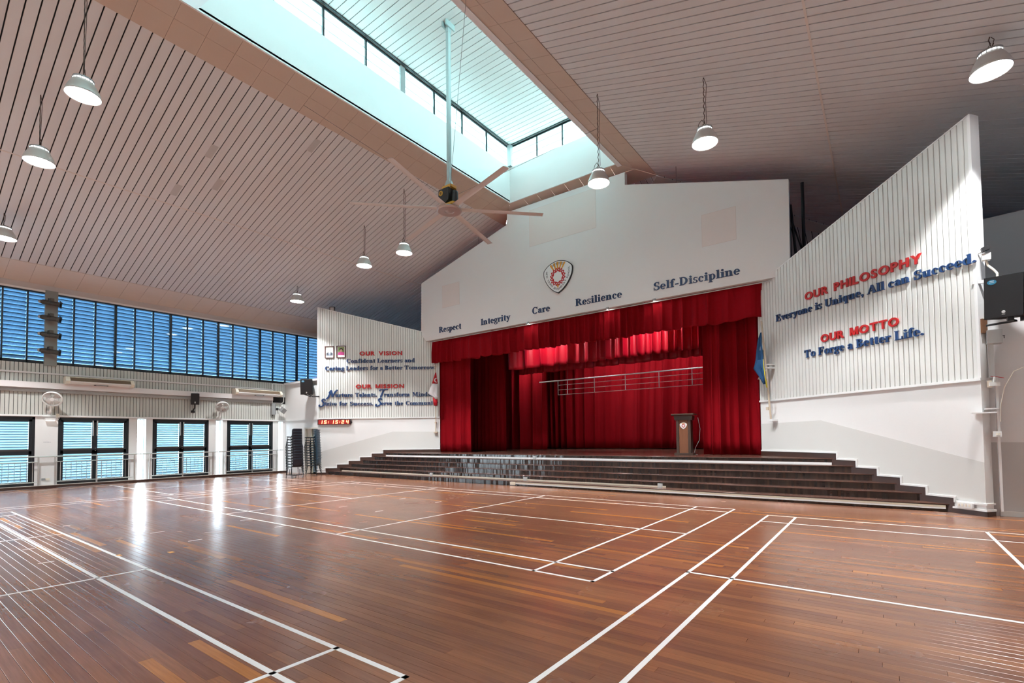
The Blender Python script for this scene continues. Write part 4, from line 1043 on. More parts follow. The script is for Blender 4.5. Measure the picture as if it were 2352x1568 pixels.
# left flag, red and white with a white crescent
FXC, FSX, FYA, FYB, FSY = .02, .72, 2.12, 2.97, .645
fl_ = thing('flag_on_pole', 'red and white flag with crescent drooping from a cream pole left of stage', 'flag', matrix=LM(5.28,0,0))
obj('pole', MB().tube([(-.03,1.84,.10),(.02,4.62,.36)], .022, 8), POLEM, fl_, world=False)
obj('finial', MB().lathe([(.0,0),(.04,.03),(.035,.08),(.0,.14)], 10, Matrix.Translation((.02,4.62,.36))@Matrix.Rotation(-pi/2,4,'X')), POLEM, fl_, world=False)
obj('wall_bracket', MB().box(-.12,1.78,0,.04,1.83,.14).box(-.07,2.2,0,.0,2.26,.16), POLEM, fl_, world=False)
flag_cloth('red_field', [frow(4.42,.02,.05,.35,5,.0),frow(4.0,-.10,.10,.36,5,.03),frow(3.62,-.20,.15,.36,5,.03)], FLAGR, fl_)
flag_cloth('white_field', [frow(3.62,-.20,.15,.36,5,.03),frow(3.3,-.32,.14,.37,5,.04),frow(2.95,-.44,.12,.37,5,.04),frow(2.75,-.18,.14,.36,5,.03),frow(2.55,.0,.12,.36,5,.02)], FLAGW, fl_)
flag_cloth('red_fold', [frow(2.74,-.16,.10,.345,4,.02),frow(2.4,-.14,.12,.345,4,.02),frow(2.12,-.10,.10,.345,4,.01)], FLAGR, fl_)
cres = [(.05+.09*cos(RAD(a)),4.08+.10*sin(RAD(a)),.40) for a in range(70,291,20)]+[(.08+.07*cos(RAD(a)),4.08+.078*sin(RAD(a)),.40) for a in range(290,69,-20)]
fixn(obj('crescent', MB().prism(cres, (0,0,.004)), FLAGW, fl_, world=False))

# ================================================================== PENDANT LAMPS
def lamp(x, y, z, zc, label, spot=True):
    t = thing('pendant_lamp', label, 'lamp', (x, y, z), 0, 'high bay pendant lamps under the sloping ceiling')
    obj('shade', MB().lathe([(.275,-.13),(.27,-.09),(.24,.0),(.20,.08),(.165,.14),(.155,.14),(.19,.07),(.23,-.01),(.262,-.09),(.268,-.13)], 32, close=True), LAMPB, t, world=False, smooth=True)
    obj('lens', MB().lathe([(.0,-.118),(.262,-.118),(.262,-.112),(.0,-.112)], 32), LAMPE, t, world=False)
    obj('glowing_collar', MB().lathe([(.150,.14),(.150,.175),(.156,.175),(.156,.14)], 32, close=True), LAMPR, t, world=False)
    fin = MB().lathe([(.0,.172),(.160,.172),(.166,.185),(.166,.20),(.10,.215),(.04,.25),(.0,.25)], 32)
    for i in range(16):
        a = 2*pi*i/16; fin.obox((.155*cos(a),.155*sin(a),.155), (.012*cos(a),.012*sin(a),0), (-.004*sin(a),.004*cos(a),0), (0,0,.025))
    obj('heat_sink', fin, GREY, t, world=False)
    obj('hook', MB().tube([(0,0,.25),(.02,0,.29),(0,0,.33),(-.02,0,.29),(0,0,.25)], .008, 6), CHAIN, t, world=False)
    n = max(2,int((zc-z-.33)/.07)); P = []
    for i in range(n+1): P.append((.010*(-1)**i, 0, .33+(zc-z-.33)*i/n))
    obj('chain', MB().tube(P, .009, 5), CHAIN, t, world=False)
    obj('cable', MB().tube([(.01,0,.26),(.05,.0,.33),(.03,.02,.6*(zc-z)),(.06,.02,.85*(zc-z)),(.0,.0,zc-z)], .006, 5), CHAIN, t, world=False)
    if zc-z > .8: obj('cable_loop', MB().tube([(0,0,.33),(-.06,.03,.44),(-.13,.05,.40),(-.15,.05,.33),(-.08,.02,.30),(0,0,.33)], .007, 5), CHAIN, t, world=False)
    if spot:
        d = bpy.data.lights.new('lamp_light', 'SPOT'); d.energy = LAMP_W; d.spot_size = RAD(94); d.spot_blend = .30; d.shadow_soft_size = .18; d.color = (.97,.985,1.0)
        o = bpy.data.objects.new('lamp_light', d); COL.objects.link(o); o.parent = t; o.location = (0,0,-.16)
    return t
LAMPS = [(-17.36,-2.22,7.42,'pendant lamp cut by the left edge of the photo, hung close under the ceiling'),(-12.71,-2.25,7.97,'pendant lamp on a chain above the far left window, second from left'),
 (-9.75,-2.12,8.30,'pendant lamp on a long chain beside the tiled beam, highest on the left'),(-17.33,6.28,7.49,'small pendant lamp near the top of the left cladding wall'),
 (-12.74,6.30,8.01,'pendant lamp lower of the two hung left of the big ceiling fan'),(-10.51,6.29,7.96,'pendant lamp just left of the big ceiling fan motor'),
 (-3.10,6.28,7.99,'pendant lamp hanging in front of the top of the gable wall'),(-.48,6.25,8.03,'pendant lamp on a chain under the middle of the right ceiling'),
 (4.10,6.29,7.56,'large pendant lamp close under the ceiling above the right cladding wall')]
for x, y, z, lb_ in LAMPS: lamp(x, y, z, (zL(x) if x < XC else zR(x))+.02, lb_)
# lamps of the same rows hanging behind the camera light the near half of the hall
for x in (-17.36,-12.7,-9.7,-3.1,-.5,4.1):
    for y in ((-10.6,) if x < 0 else (-2.25,-10.6)):
        lamp(x, y, 7.5 if abs(x-XC) > 10 else 8.0, (zL(x) if x < XC else zR(x))+.02, 'pendant lamp outside the photo, '+('row beside the camera' if y > -5 else 'row behind the camera')+', '+{-17.36:'nearest the left windows',-12.7:'second from the left windows',-9.7:'left of the roof light',-3.1:'right of the roof light',-.5:'second from the right wall',4.1:'nearest the right wall'}[x])

# ================================================================== BIG CEILING FAN
FX, FY = -6.72, 4.66
fan = thing('ceiling_fan', 'large industrial ceiling fan with black gearbox hung on a long pole from the roof light', 'ceiling fan', (FX,FY,7.6))
obj('pole', MB().box(FX-.045,FY-.045,8.36,FX+.045,FY+.045,12.62), GALV, fan)
obj('mounting_bracket', MB().box(FX-.09,FY-.16,12.60,FX-.05,FY+.16,12.76).box(FX+.05,FY-.16,12.60,FX+.09,FY+.16,12.76).box(FX-.05,FY-.05,12.5,FX+.05,FY+.05,12.7), GALV, fan)
obj('pole_foot', MB().prism([(FX-.05,FY-.06,8.42),(FX+.05,FY-.06,8.42),(FX+.13,FY-.06,8.24),(FX-.13,FY-.06,8.24)], (0,.12,0)), GALV, fan)
obj('upper_plate', MB().rbox(FX-.18,FY-.12,8.18,FX+.18,FY+.12,8.25,.05), YELLOW, fan)
obj('gearbox', MB().prism([(FX-.26,FY-.14,8.18),(FX+.10,FY-.14,8.18),(FX+.10,FY-.14,7.84),(FX-.06,FY-.14,7.76),(FX-.20,FY-.14,7.86),(FX-.27,FY-.14,8.0)], (0,.28,0)), BLACK, fan)
obj('badge', MB().lathe([(.07,0),(.07,.012),(.04,.014),(.04,0)], 20, Matrix.Translation((FX-.17,FY-.14,8.07))@Matrix.Rotation(pi/2,4,'X')), YELLOW, fan)
obj('motor', MB().lathe([(.0,0),(.085,0),(.085,.30),(.075,.34),(.0,.35)], 20, Matrix.Translation((FX+.19,FY+.02,7.74))), BLACK, fan, smooth=False)
obj('lower_plate', MB().rbox(FX-.19,FY-.13,7.70,FX+.26,FY+.13,7.76,.05), YELLOW, fan)
obj('hub_disc', MB().lathe([(.0,7.60),(.12,7.60),(.13,7.575),(.30,7.575),(.335,7.60),(.335,7.635),(.0,7.64)], 40, Matrix.Translation((FX,FY,0))), DISC, fan, smooth=False)
obj('hub_cap', MB().lathe([(.0,7.57),(.10,7.585),(.12,7.60),(.0,7.60)], 24, Matrix.Translation((FX,FY,0))), DISC, fan)
for i in range(6):
    a = RAD(-15+60*i); d = Vector((cos(a),sin(a),0)); n = Vector((-sin(a),cos(a),0)); c = Vector((FX,FY,7.66))
    mb = MB(); pr = [(-.085,-.004),(-.03,.014),(.05,.012),(.085,-.016),(.04,-.004),(-.04,.002)]
    V = [c+d*r+n*u+Vector((0,0,w)) for r in (.30,2.55) for u, w in pr]; k = len(pr)
    mb.add(V, [(j,(j+1)%k,k+(j+1)%k,k+j) for j in range(k)]+[tuple(range(k-1,-1,-1)), tuple(range(k,2*k))])
    fixn(obj('blade', mb, BLADE, fan))
for p in ((-3.62,7.27,9.99),(-9.55,2.2,10.30),(-3.62,2.06,9.99),(-9.55,7.2,10.30)):
    q = Vector((FX+(.12 if p[0] > FX else -.12), FY+(.1 if p[1] > FY else -.1), 8.02))
    obj('guy_wire', MB().tube([q, p], .005, 5), WIRE, fan)

# ================================================================== LEFT WALL FITTINGS
def aircon(y0, y1, zc, label):
    t = thing('air_conditioner', label, 'air conditioner', (XL,(y0+y1)/2,zc), 0, 'white wall-hung air conditioners')
    def pr(ya, yb, P, m, n): return fixn(obj(n, MB().prism([(XL+x,ya,zc+z) for x,z in P], (0,yb-ya,0)), m, t))
    B = [(.02,-.11),(.36,-.12),(.44,-.05),(.44,-.02),(.34,.11),(.02,.13)]
    pr(y0+.10, y1-.10, B, WHITEM, 'body')
    E = [(.02,-.12),(.34,-.13),(.43,-.09),(.47,-.02),(.45,.04),(.36,.14),(.02,.14)]
    pr(y0, y0+.11, E, CREAM, 'end_cap'); pr(y1-.11, y1, E, CREAM, 'end_cap')
    pr(y0+.11, y1-.11, [(.43,-.015),(.455,-.01),(.355,.115),(.34,.10)], BROWNG, 'grille')
    pr(y0+.11, y1-.11, [(.35,.105),(.375,.12),(.34,.145),(.30,.13)], CREAM, 'top_lip')
    lb = obj('name_plate', MB().box(XL+.30,(y0+y1)/2-.20,zc-.128,XL+.40,(y0+y1)/2+.20,zc-.108), FRAMED, t)
    obj('plate_face', MB().box(XL+.305,(y0+y1)/2-.15,zc-.131,XL+.40,(y0+y1)/2+.15,zc-.11), PAPER, lb)
    obj('hanger', MB().box(XL,y0+.08,zc+.10,XL+.2,y0+.12,zc+.17).box(XL,y1-.12,zc+.10,XL+.2,y1-.08,zc+.17), GREY, t)
aircon(-.30, 1.62, 3.71, 'white air conditioner with brown grille above the second louvred door')
aircon(5.20, 7.25, 3.70, 'cream and white air conditioner with brown grille near the hall corner')
def wallfan(y, z, nrm, label):
    c = Vector((XL+.42, y, z)); t = thing('wall_fan', label, 'wall fan', c, 0, 'round white wall fans')
    n = Vector(nrm).normalized(); q = n.to_track_quat('Z','Y').to_matrix().to_4x4(); Mx = Matrix.Translation(c) @ q
    obj('guard_ring', MB().lathe([(.235,-.05),(.262,-.05),(.268,0),(.262,.035),(.24,.035),(.24,0)], 36, Mx, close=True), WHITEM, t, smooth=True)
    g = MB()
    for sgn in (1,-1):
        for i in range(40):
            a = 2*pi*i/40; P = [(r*cos(a),r*sin(a),sgn*(.035 if sgn > 0 else .07)+sgn*.03*(1-(r/.25)**2)) for r in (.06,.12,.18,.245)]
            g.tube([Mx @ Vector(p) for p in P], .0022, 4, caps=False)
    stuff(obj('guard_wires', g, WHITEM, t))
    obj('hub_cap', MB().lathe([(.0,.078),(.05,.076),(.062,.066),(.062,.058),(.0,.058)], 24, Mx), WHITEM, t)
    bl = MATFANB
    for i in range(4):
        a0 = 2*pi*i/4; V = []
        for r in (.05,.11,.17,.22):
            for k in range(5): a = a0+(.2+1.0*k/4); V.append(Mx @ Vector((r*cos(a), r*sin(a), -.015+.03*(k/4-.5))))
        F = [(j*5+k, j*5+k+1, (j+1)*5+k+1, (j+1)*5+k) for j in range(3) for k in range(4)]
        o = obj('blade', MB().add(V, F), bl, t, smooth=True); md = o.modifiers.new('thickness','SOLIDIFY'); md.thickness = .003
    obj('motor', MB().lathe([(.0,-.19),(.06,-.18),(.075,-.12),(.075,-.07),(.0,-.07)], 20, Mx), WHITEM, t)
    b = Mx @ Vector((0,0,-.14))
    obj('bracket', MB().tube([b, (XL+.24,y,z-.22), (XL+.20,y,z-.40), (XL+.03,y,z-.44)], [.03,.028,.035,.05], 10), WHITEM, t)
    obj('wall_plate', MB().box(XL+.02,y-.07,z-.56,XL+.05,y+.07,z-.38), WHITEM, t)
MATFANB = mat('fan_blade_translucent_grey', (.56,.53,.50), .4)
wallfan(-.63, 3.03, (.82,-.36,-.45), 'round white wall fan above the plain pier between the first two doors')
wallfan(4.66, 2.98, (.82,-.05,-.57), 'round white wall fan above the pier between the third and fourth doors')
def speaker(name, label, c, nrm, w, h, d, sticker=False, emb=True, handle=False, roll=0., grp='black loudspeakers'):
    n = Vector(nrm).normalized(); z = Vector((0,0,1)); x = z.cross(n).normalized(); y = n.cross(x)
    Mx = Matrix(((x.x,y.x,n.x,c[0]),(x.y,y.y,n.y,c[1]),(x.z,y.z,n.z,c[2]),(0,0,0,1))) @ Matrix.Rotation(roll,4,'Z')
    t = thing(name, label, 'loudspeaker', matrix=Mx, group=grp)
    tp = .78     # cabinet narrows to the back
    V = [(-w/2,-h/2,0),(w/2,-h/2,0),(w/2,h/2,0),(-w/2,h/2,0),(-w/2*tp,-h/2,-d),(w/2*tp,-h/2,-d),(w/2*tp,h/2,-d),(-w/2*tp,h/2,-d)]
    obj('cabinet', MB().add(V, [(0,1,2,3),(7,6,5,4),(0,4,5,1),(1,5,6,2),(2,6,7,3),(3,7,4,0)]), BLACKC, t, world=False)
    obj('grille', MB().rbox(-w/2+.012,-h/2+.012,0,w/2-.012,h/2-.012,.014,.015), BLACK, t, world=False)
    if emb: 
        e = obj('emblem', MB().lathe([(.0,.018),(.022,.018),(.026,.014),(.0,.014)], 20, Matrix.Translation((0,-h/2+.10,0))), CHROME, t, world=False)
        obj('emblem_bar', MB().box(-.022,-h/2+.055,.014,.022,-h/2+.066,.017), CHROME, t, world=False)
    if sticker: obj('sticker', MB().prism(ell(-w/2+.11,h/2-.09,.062,.042,.0145), (0,0,.002)), mat('blue_sticker', (.03,.26,.45), .4), t, world=False); obj('sticker_line', MB().box(-w/2+.08,h/2-.075,.0165,-w/2+.14,h/2-.065,.0172).box(-w/2+.075,h/2-.10,.0165,-w/2+.145,h/2-.093,.0172), PAPER, t, world=False)
    if handle:
        for k in (0,1): obj('handle_port', MB().obox((w/2*.93+.002,h*.20-.10*k,-d*.35), (.004,0,.002), (0,.035,0), (.02*.25,0,-.07)), mat('port_black', (.002,.002,.002), .9), t, world=False)
    return t, Mx
s1, m1 = speaker('loudspeaker', 'small black loudspeaker on a bracket below the beam of the left wall', (XL+.42,3.64,3.27), (.94,-.30,-.12), .29, .46, .26)
obj('bracket', MB().tube([m1 @ Vector((0,-.23,-.15)), (XL+.22,3.70,2.92), (XL+.06,3.70,2.82)], .028, 8).box(XL+.026,3.63,2.72,XL+.05,3.77,2.82), BLACK, s1)
s2, m2 = speaker('loudspeaker', 'black loudspeaker with pale blue sticker beside the left cladding wall', (-18.13,7.16,3.88), (.78,-.60,-.16), .50, .68, .42, True)
obj('bracket', MB().tube([m2 @ Vector((.05,-.34,-.15)), (-18.0,7.38,3.46), (-17.72,7.52,3.46)], .022, 8).tube([m2 @ Vector((-.1,-.34,-.12)), (-18.05,7.30,3.46)], .022, 8), BLACK, s2)
s3, m3 = speaker('loudspeaker', 'large black loudspeaker with blue oval sticker at the right edge of the photo', (4.235,6.98,3.84), (-.42,-.90,-.10), .52, .72, .46, True, True, True, -.06)
obj('bracket', MB().tube([m3 @ Vector((-.02,-.38,-.2)), (4.42,7.22,3.44), (4.06,7.42,3.44)], .020, 8).box(4.28,7.02,3.42,4.36,7.12,3.50).box(4.46,7.10,3.42,4.54,7.2,3.50), BLACK, s3)
obj('rusty_plate', MB().obox((4.03,7.44,3.44), (.04,.05,0), (.012,-.01,0), (0,0,.13)), RUST, s3)
# grey column speaker / box and tilted flood on the corner
cb_ = thing('wall_box', 'long grey upright box at the end of the left wall conduits', 'box', (XL+.1,6.98,3.0)); obj('case', MB().box(XL+.02,6.90,2.74,XL+.16,7.06,3.27), GREY, cb_); obj('side', MB().box(XL+.02,7.06,2.76,XL+.15,7.085,3.25), FRAMED, cb_); obj('foot', MB().box(XL+.06,6.96,2.68,XL+.09,6.99,2.74), BLACK, cb_)
ff = thing('flood_lamp', 'small dark tilted flood lamp in the hall corner beside the grey box', 'flood lamp', (XL+.3,7.32,2.95))
obj('head', MB().obox((XL+.33,7.33,2.95), (.05,.02,-.04), (.03,-.09,.05), (.05,.05,.09)), GREY, ff); obj('arm', MB().tube([(XL+.02,7.2,3.03),(XL+.16,7.22,3.02),(XL+.30,7.32,2.97)], .02, 6), BLACK, ff); obj('wall_plate', MB().box(XL+.01,7.15,2.98,XL+.05,7.25,3.08), BLACK, ff)
# four profile spotlights on a grey post in front of the upper windows
pst = thing('lighting_post', 'grey flat post carrying four stage spotlights in front of the left windows', 'post', (XL,-.65,5.4)); obj('post', MB().box(XL-.02,-.80,4.20,XL+.10,-.48,6.80), mat('post_grey', (.24,.235,.215), .5), pst)
for j, z in enumerate((6.31,5.79,5.21,4.65)):
    t = thing('stage_spotlight', ('topmost of the four dark stage spotlights on the grey post','second from the top of the four stage spotlights on the grey post','third from the top of the four stage spotlights on the grey post','lowest of the four dark stage spotlights on the grey post')[j], 'spotlight', (XL+.35,-.65,z), 0, 'stage spotlights on the grey post')
    c = Vector((XL+.38,-.66,z)); d = Vector((.42,.88,-.12)).normalized(); q = d.to_track_quat('Z','Y').to_matrix().to_4x4(); Mx = Matrix.Translation(c) @ q
    obj('barrel', MB().lathe([(.0,-.30),(.06,-.30),(.085,-.26),(.085,-.05),(.075,-.04),(.075,.12),(.085,.13),(.085,.20),(.07,.20),(.07,.02),(.0,.02)], 18, Mx), mat('spot_body', (.06,.055,.05), .4, metal=.4), t)
    fr = MB()
    for a,b,e,f in ((-.11,-.11,.11,-.085),(-.11,.085,.11,.11),(-.11,-.11,-.085,.11),(.085,-.11,.11,.11)): fr.box(a,b,.19,e,f,.205)
    obj('gel_frame', fr.xf(Mx), BLACK, t)
    obj('lamp_cap', MB().lathe([(.0,-.36),(.05,-.36),(.07,-.30),(.0,-.30)], 14, Mx), GREY, t)
    obj('yoke', MB().tube([Mx @ Vector((.10,0,-.1)), Mx @ Vector((.10,.13,-.1)), Mx @ Vector((-.10,.13,-.1)), Mx @ Vector((-.10,0,-.1))], .012, 6), BLACK, t)
    obj('clamp', MB().box(XL+.09,-.72,z+.08,XL+.34,-.62,z+.19), mat('clamp_brown', (.12,.085,.06), .5), t)
# small items on the pier between doors
em = thing('emergency_light', 'white emergency light fitting under the ledge beside the second door', 'light', (XL+.1,-.6,2.35)); obj('body', MB().box(XL+.0,-.74,2.33,XL+.16,-.49,2.385), WHITEM, em); obj('tube', MB().tube([(XL+.10,-.73,2.31),(XL+.10,-.50,2.31)], .014, 8), emat('tube_glow', (1,.98,.92), 1.5), em); obj('outlet', MB().box(XL+.07,-.47,2.42,XL+.11,-.39,2.55), CREAM, em); obj('cord', MB().tube([(XL+.11,-.43,2.46),(XL+.13,-.40,2.40),(XL+.12,-.42,2.33),(XL+.1,-.49,2.35)], .006, 6), WHITEM, em)
lettering('STATION A', 'small paper label STATION A on the pier beside the second door', Matrix(((0,0,1,XL+.003),(1,0,0,-.76),(0,1,0,1.55),(0,0,0,1))), .19, .032, mat('faded_ink', (.30,.32,.38), .6), False, dep=.002, bold=.0, cat='label', name='paper_label')
so_ = thing('wall_socket', 'grey and cream wall sockets low on the pier behind the railing', 'socket', (XL,-.69,.3)); obj('socket', MB().box(XL,-.79,.26,XL+.03,-.705,.33), GREY, so_); obj('socket', MB().box(XL,-.69,.255,XL+.03,-.59,.325), CREAM, so_)
fd = thing('flood_lamp', 'small dark LED flood lamp on top of the left cladding wall', 'flood lamp', matrix=LM(.62,7.30,-.05)); obj('housing', MB().box(-.11,-.10,-.04,.11,.18,.04), FRAMED, fd, world=False); obj('glass', MB().box(-.08,-.02,.04,.08,.15,.045), GREYL, fd, world=False); obj('bracket', MB().box(-.14,-.16,-.03,-.12,.05,.03).box(.12,-.16,-.03,.14,.05,.03).box(-.14,-.17,-.03,.14,-.15,.03), GREYL, fd, world=False)

# ================================================================== RAILING
rl = thing('railing', 'long tubular grey railing standing on the kerb in front of the louvred doors', 'railing', (-20.62,2.5,.10))
RX = -20.66
obj('handrail', MB().tube([(RX,-5.8,1.075),(RX,7.45,1.075)], .025, 10), CHROME, rl)
for a, b in ((-3.15,-.89),(-.48,1.73),(2.21,4.43),(4.93,7.14)):
    m_ = (a+b)/2
    for yy in (a, m_, b): obj('post', MB().box(RX-.02,yy-.02,.10,RX+.02,yy+.02,1.06), CHROME, rl)
    for z in (.89,.21): obj('rail', MB().tube([(RX,a,z),(RX,b,z)], .017, 8), CHROME, rl)
    for l0, l1 in ((a,m_),(m_,b)):
        for k in range(1,8):
            yy = l0+(l1-l0)*k/8; obj('baluster', MB().tube([(RX,yy,.21),(RX,yy,.89)], .0065 if 1 < k < 7 else .011, 6), CHROME, rl)

# ================================================================== STACKED CHAIRS
def chair_master(m):
    t = thing('stacking_chair', 'tmp', 'chair', (0,0,0))
    prof = [(.23,.425),(.22,.445),(.12,.452),(.0,.445),(-.11,.440),(-.17,.455),(-.205,.51),(-.225,.58),(-.245,.67),(-.262,.74),(-.275,.775)]
    wd = [.40,.42,.43,.43,.42,.41,.40,.41,.42,.41,.36]; V = []; nw = 8
    for i, ((x,z), w) in enumerate(zip(prof, wd)):
        for k in range(nw+1):
            u = k/nw*2-1; back = max(0,(i-5)/5)
            V.append((x+back*.035*u*u+ (0 if i else 0), w/2*u, z+(1-back)*.018*u*u))
    F = [(j*(nw+1)+k, j*(nw+1)+k+1, (j+1)*(nw+1)+k+1, (j+1)*(nw+1)+k) for j in range(len(prof)-1) for k in range(nw)]
    o = obj('shell', MB().add(V, F), m, t, world=False, smooth=True); md = o.modifiers.new('thickness','SOLIDIFY'); md.thickness = .007
    obj('rim', MB().tube([(-.268,-.185,.765),(-.279,-.17,.779),(-.279,.17,.779),(-.268,.185,.765)], .006, 6), SHELLR, t, world=False)
    for sy in (-1,1):
        obj('leg', MB().tube([(.15,sy*.20,.43),(.19,sy*.225,.22),(.23,sy*.245,.0)], .011, 6), LEGM, t, world=False)
        obj('leg', MB().tube([(-.13,sy*.20,.43),(-.18,sy*.225,.22),(-.25,sy*.245,.0)], .011, 6), LEGM, t, world=False)
        obj('side_rail', MB().tube([(.15,sy*.20,.43),(-.13,sy*.20,.43)], .010, 6), LEGM, t, world=False)
    obj('cross_rail', MB().tube([(.10,-.20,.425),(.10,.20,.425)], .009, 6), CHROME, t, world=False)
    return t
SHELLR = mat('chair_rim_sheen', (.06,.085,.11), .25)
def nth(k, n): return 'bottom' if k == 0 else ('top' if k == n-1 else ('second','third','fourth','fifth','sixth','seventh','eighth','ninth','tenth','eleventh')[k-1])
def stack(x, y, rz, m, n, dz, dx, z0, lab, grp):
    mst = chair_master(m)
    for k in range(n):
        Mx = Matrix.Translation((x,y,z0+dz*k)) @ Matrix.Rotation(rz+random.uniform(-.015,.015),4,'Z') @ Matrix.Translation((dx*k,0,0))
        nm = nth(k, n); l = ('%s chair of ' % nm if nm in ('bottom','top') else '%s chair from the bottom of ' % nm)+lab
        if k == 0: mst.matrix_basis = Mx; mst['label'] = l; mst['group'] = grp
        else: dup(mst, Mx, l, grp)
stack(-17.08, 6.08, RAD(178), SHELL, 12, .111, .006, .0, 'the left stack of dark navy chairs', 'left stack of chairs')
stack(-17.30, 7.02, RAD(216), SHELL2, 12, .108, .006, .0, 'the right stack of dark blue chairs', 'right stack of chairs')
dl = thing('chair_trolley', 'small dark trolley on castors under the left stack of chairs', 'trolley', (-17.1,6.08,0))
obj('frame', MB().tube([(-17.40,5.88,.11),(-16.86,5.88,.11),(-16.86,6.28,.11),(-17.40,6.28,.11),(-17.40,5.88,.11)], .013, 6), LEGM, dl)
for (x,y) in ((-17.25,5.95),(-16.95,6.20)): obj('upright', MB().tube([(x,y,.11),(x,y,.34),(x+.12,y,.34),(x+.12,y,.11)], .010, 6), LEGM, dl)
for (x,y) in ((-17.40,5.88),(-16.86,5.88),(-16.86,6.28),(-17.40,6.28)): obj('castor', MB().lathe([(.0,-.012),(.045,-.012),(.05,0),(.045,.012),(.0,.012)], 16, Matrix.Translation((x,y,.05))@Matrix.Rotation(pi/2,4,'X')), GREY, dl)

# ================================================================== LECTERN
HF = HS*6
px_, py_ = -2.49, 10.55
pd = thing('lectern', 'brown wooden lectern with dark trim and a small white crest on the stage', 'lectern', (px_,py_,HF), RAD(8))
def pb(n, x0,y0,z0,x1,y1,z1, m, r=.008): return obj(n, MB().rbox(x0,y0,z0,x1,y1,z1,r), m, pd, world=False)
pb('base', -.28,-.24,0,.28,.24,.06, WOODD); pb('column', -.215,-.20,.06,-.135,.20,1.07, WOODD); pb('column', .135,-.20,.06,.215,.20,1.07, WOODD)
pb('front_panel', -.137,-.17,.06,.137,.17,1.07, WOODP); pb('neck', -.26,-.23,1.07,.26,.22,1.13, WOODD); pb('frieze', -.27,-.24,1.13,.27,.24,1.20, WOODD)
fixn(obj('top', MB().prism([(-.33,-.33,1.20),(-.33,.30,1.235),(-.33,.30,1.265),(-.33,-.335,1.265),(-.33,-.36,1.25),(-.33,-.36,1.225)], (.66,0,0)), WOODD, pd, world=False))
cm = thing('tmp','','x', matrix=Matrix(((1,0,0,0),(0,0,-1,-.172),(0,1,0,.90),(0,0,0,1)))); crest(cm, .105, .008, False)
for c in list(cm.children): 
    bm_ = cm.matrix_basis.copy(); c.parent = pd; c.matrix_basis = bm_
    if c.name.split('.')[0] in ('border','plate'): c.data.materials.clear(); c.data.materials.append(PAPER); c.name = 'crest_plate'
    else: c.name = 'crest_'+c.name.split('.')[0]
bpy.data.objects.remove(cm)
mc = thing('microphone_cable', 'thin pale cable hanging behind the lectern down to the stage floor', 'cable', (px_+.3,py_+.3,HF)); obj('cable', MB().tube([(px_+.34,py_+.25,HF+1.15),(px_+.37,py_+.35,HF+.8),(px_+.34,py_+.35,HF+.45),(px_+.24,py_+.25,HF+.2),(px_+.22,py_+.2,HF+.006),(px_+.35,py_+.1,HF+.006)], .006, 6), GREYL, mc)

# ================================================================== TRUNKING ON THE STEPS
CRM = mat('cream_trunking', (.66,.58,.46), .45)
def trunk(label, x0, x1, y, z0, z1, m, boxes=(), d=.035):
    t = thing('cable_trunking', label, 'trunking', ((x0+x1)/2,y,z0)); x = x0
    while x < x1: 
        xe = min(x+2.0, x1); obj('length', MB().box(x+.001,y-d,z0,xe-.001,y,z1), m, t); x = xe
    for b in boxes: obj('junction_box', MB().box(b-.06,y-.06,z0-.01,b+.06,y+.0,z0+.10), GREYL, t)
    return t
trunk('white cable trunking along the foot of the top stage riser', xL(9.29)+.05, xR(9.29)-.03, nose(6)+.029, HS*5+.002, HS*5+.055, TRIMW, (-7.28,))
trunk('cream cable trunking along the second stage step', xL(8.05)+.25, -2.2, nose(2)+.029, HS+.002, HS+.040, CRM, (-11.13,-6.8,-2.35))
trunk('white cable trunking low on the first stage riser', -7.0, xR(7.77)-.05, nose(1)+.029, .055, .085, TRIMW)
trunk('cream cable trunking just under the first step nosing', -7.0, xR(7.77)-.05, nose(1)+.029, .088, .122, CRM)
bx_ = thing('junction_box', 'cream junction box at the left end of the first riser trunking', 'box', (-7.07,7.75,.09)); obj('box', MB().box(-7.15,7.70,.03,-6.98,7.776,.125), CREAM, bx_)
dk = thing('power_outlet', 'white double power outlet at the right end of the steps', 'socket', matrix=MR @ Matrix.Translation((.30,.10,.03)))
obj('plate', MB().rbox(-.13,.02,0,.13,.12,.05,.01), WHITEM, dk, world=False)
for x in (-.085,-.03,.03,.085): obj('switch', MB().box(x-.014,.05,.05,x+.014,.095,.056), CREAM, dk, world=False)

# ================================================================== FITTINGS ON THE END OF THE RIGHT SPLAYED WALL
EX, EY = 4.03, 7.44
ws = thing('wall_light', 'small white fitting with dark top high on the right wall end', 'light', (EX+.06,EY-.04,4.7)); obj('body', MB().box(EX+.0,EY-.10,4.62,EX+.12,EY+.02,4.74), WHITEM, ws); obj('head', MB().obox((EX+.05,EY-.08,4.82), (.05,0,.02), (0,.05,0), (-.01,0,.035)), BLACK, ws); obj('stem', MB().tube([(EX-.04,EY-.03,4.78),(EX+.05,EY-.05,4.78),(EX+.05,EY-.05,4.74)], .015, 6), WHITEM, ws)
obj('hose', MB().tube([(EX+.06,EY-.05,4.62),(EX+.08,EY-.05,4.52),(EX+.15,EY-.08,4.42),(EX+.19,EY-.10,4.34),(EX+.19,EY-.10,4.24)], .018, 8), CREAM, ws)
lp = thing('wall_pipe', 'short white pipe bracket behind the right loudspeaker', 'pipe', (EX,EY,4.24)); obj('pipe', MB().box(EX-.14,EY-.05,4.22,EX+.10,EY-.01,4.27), TRIMW, lp)
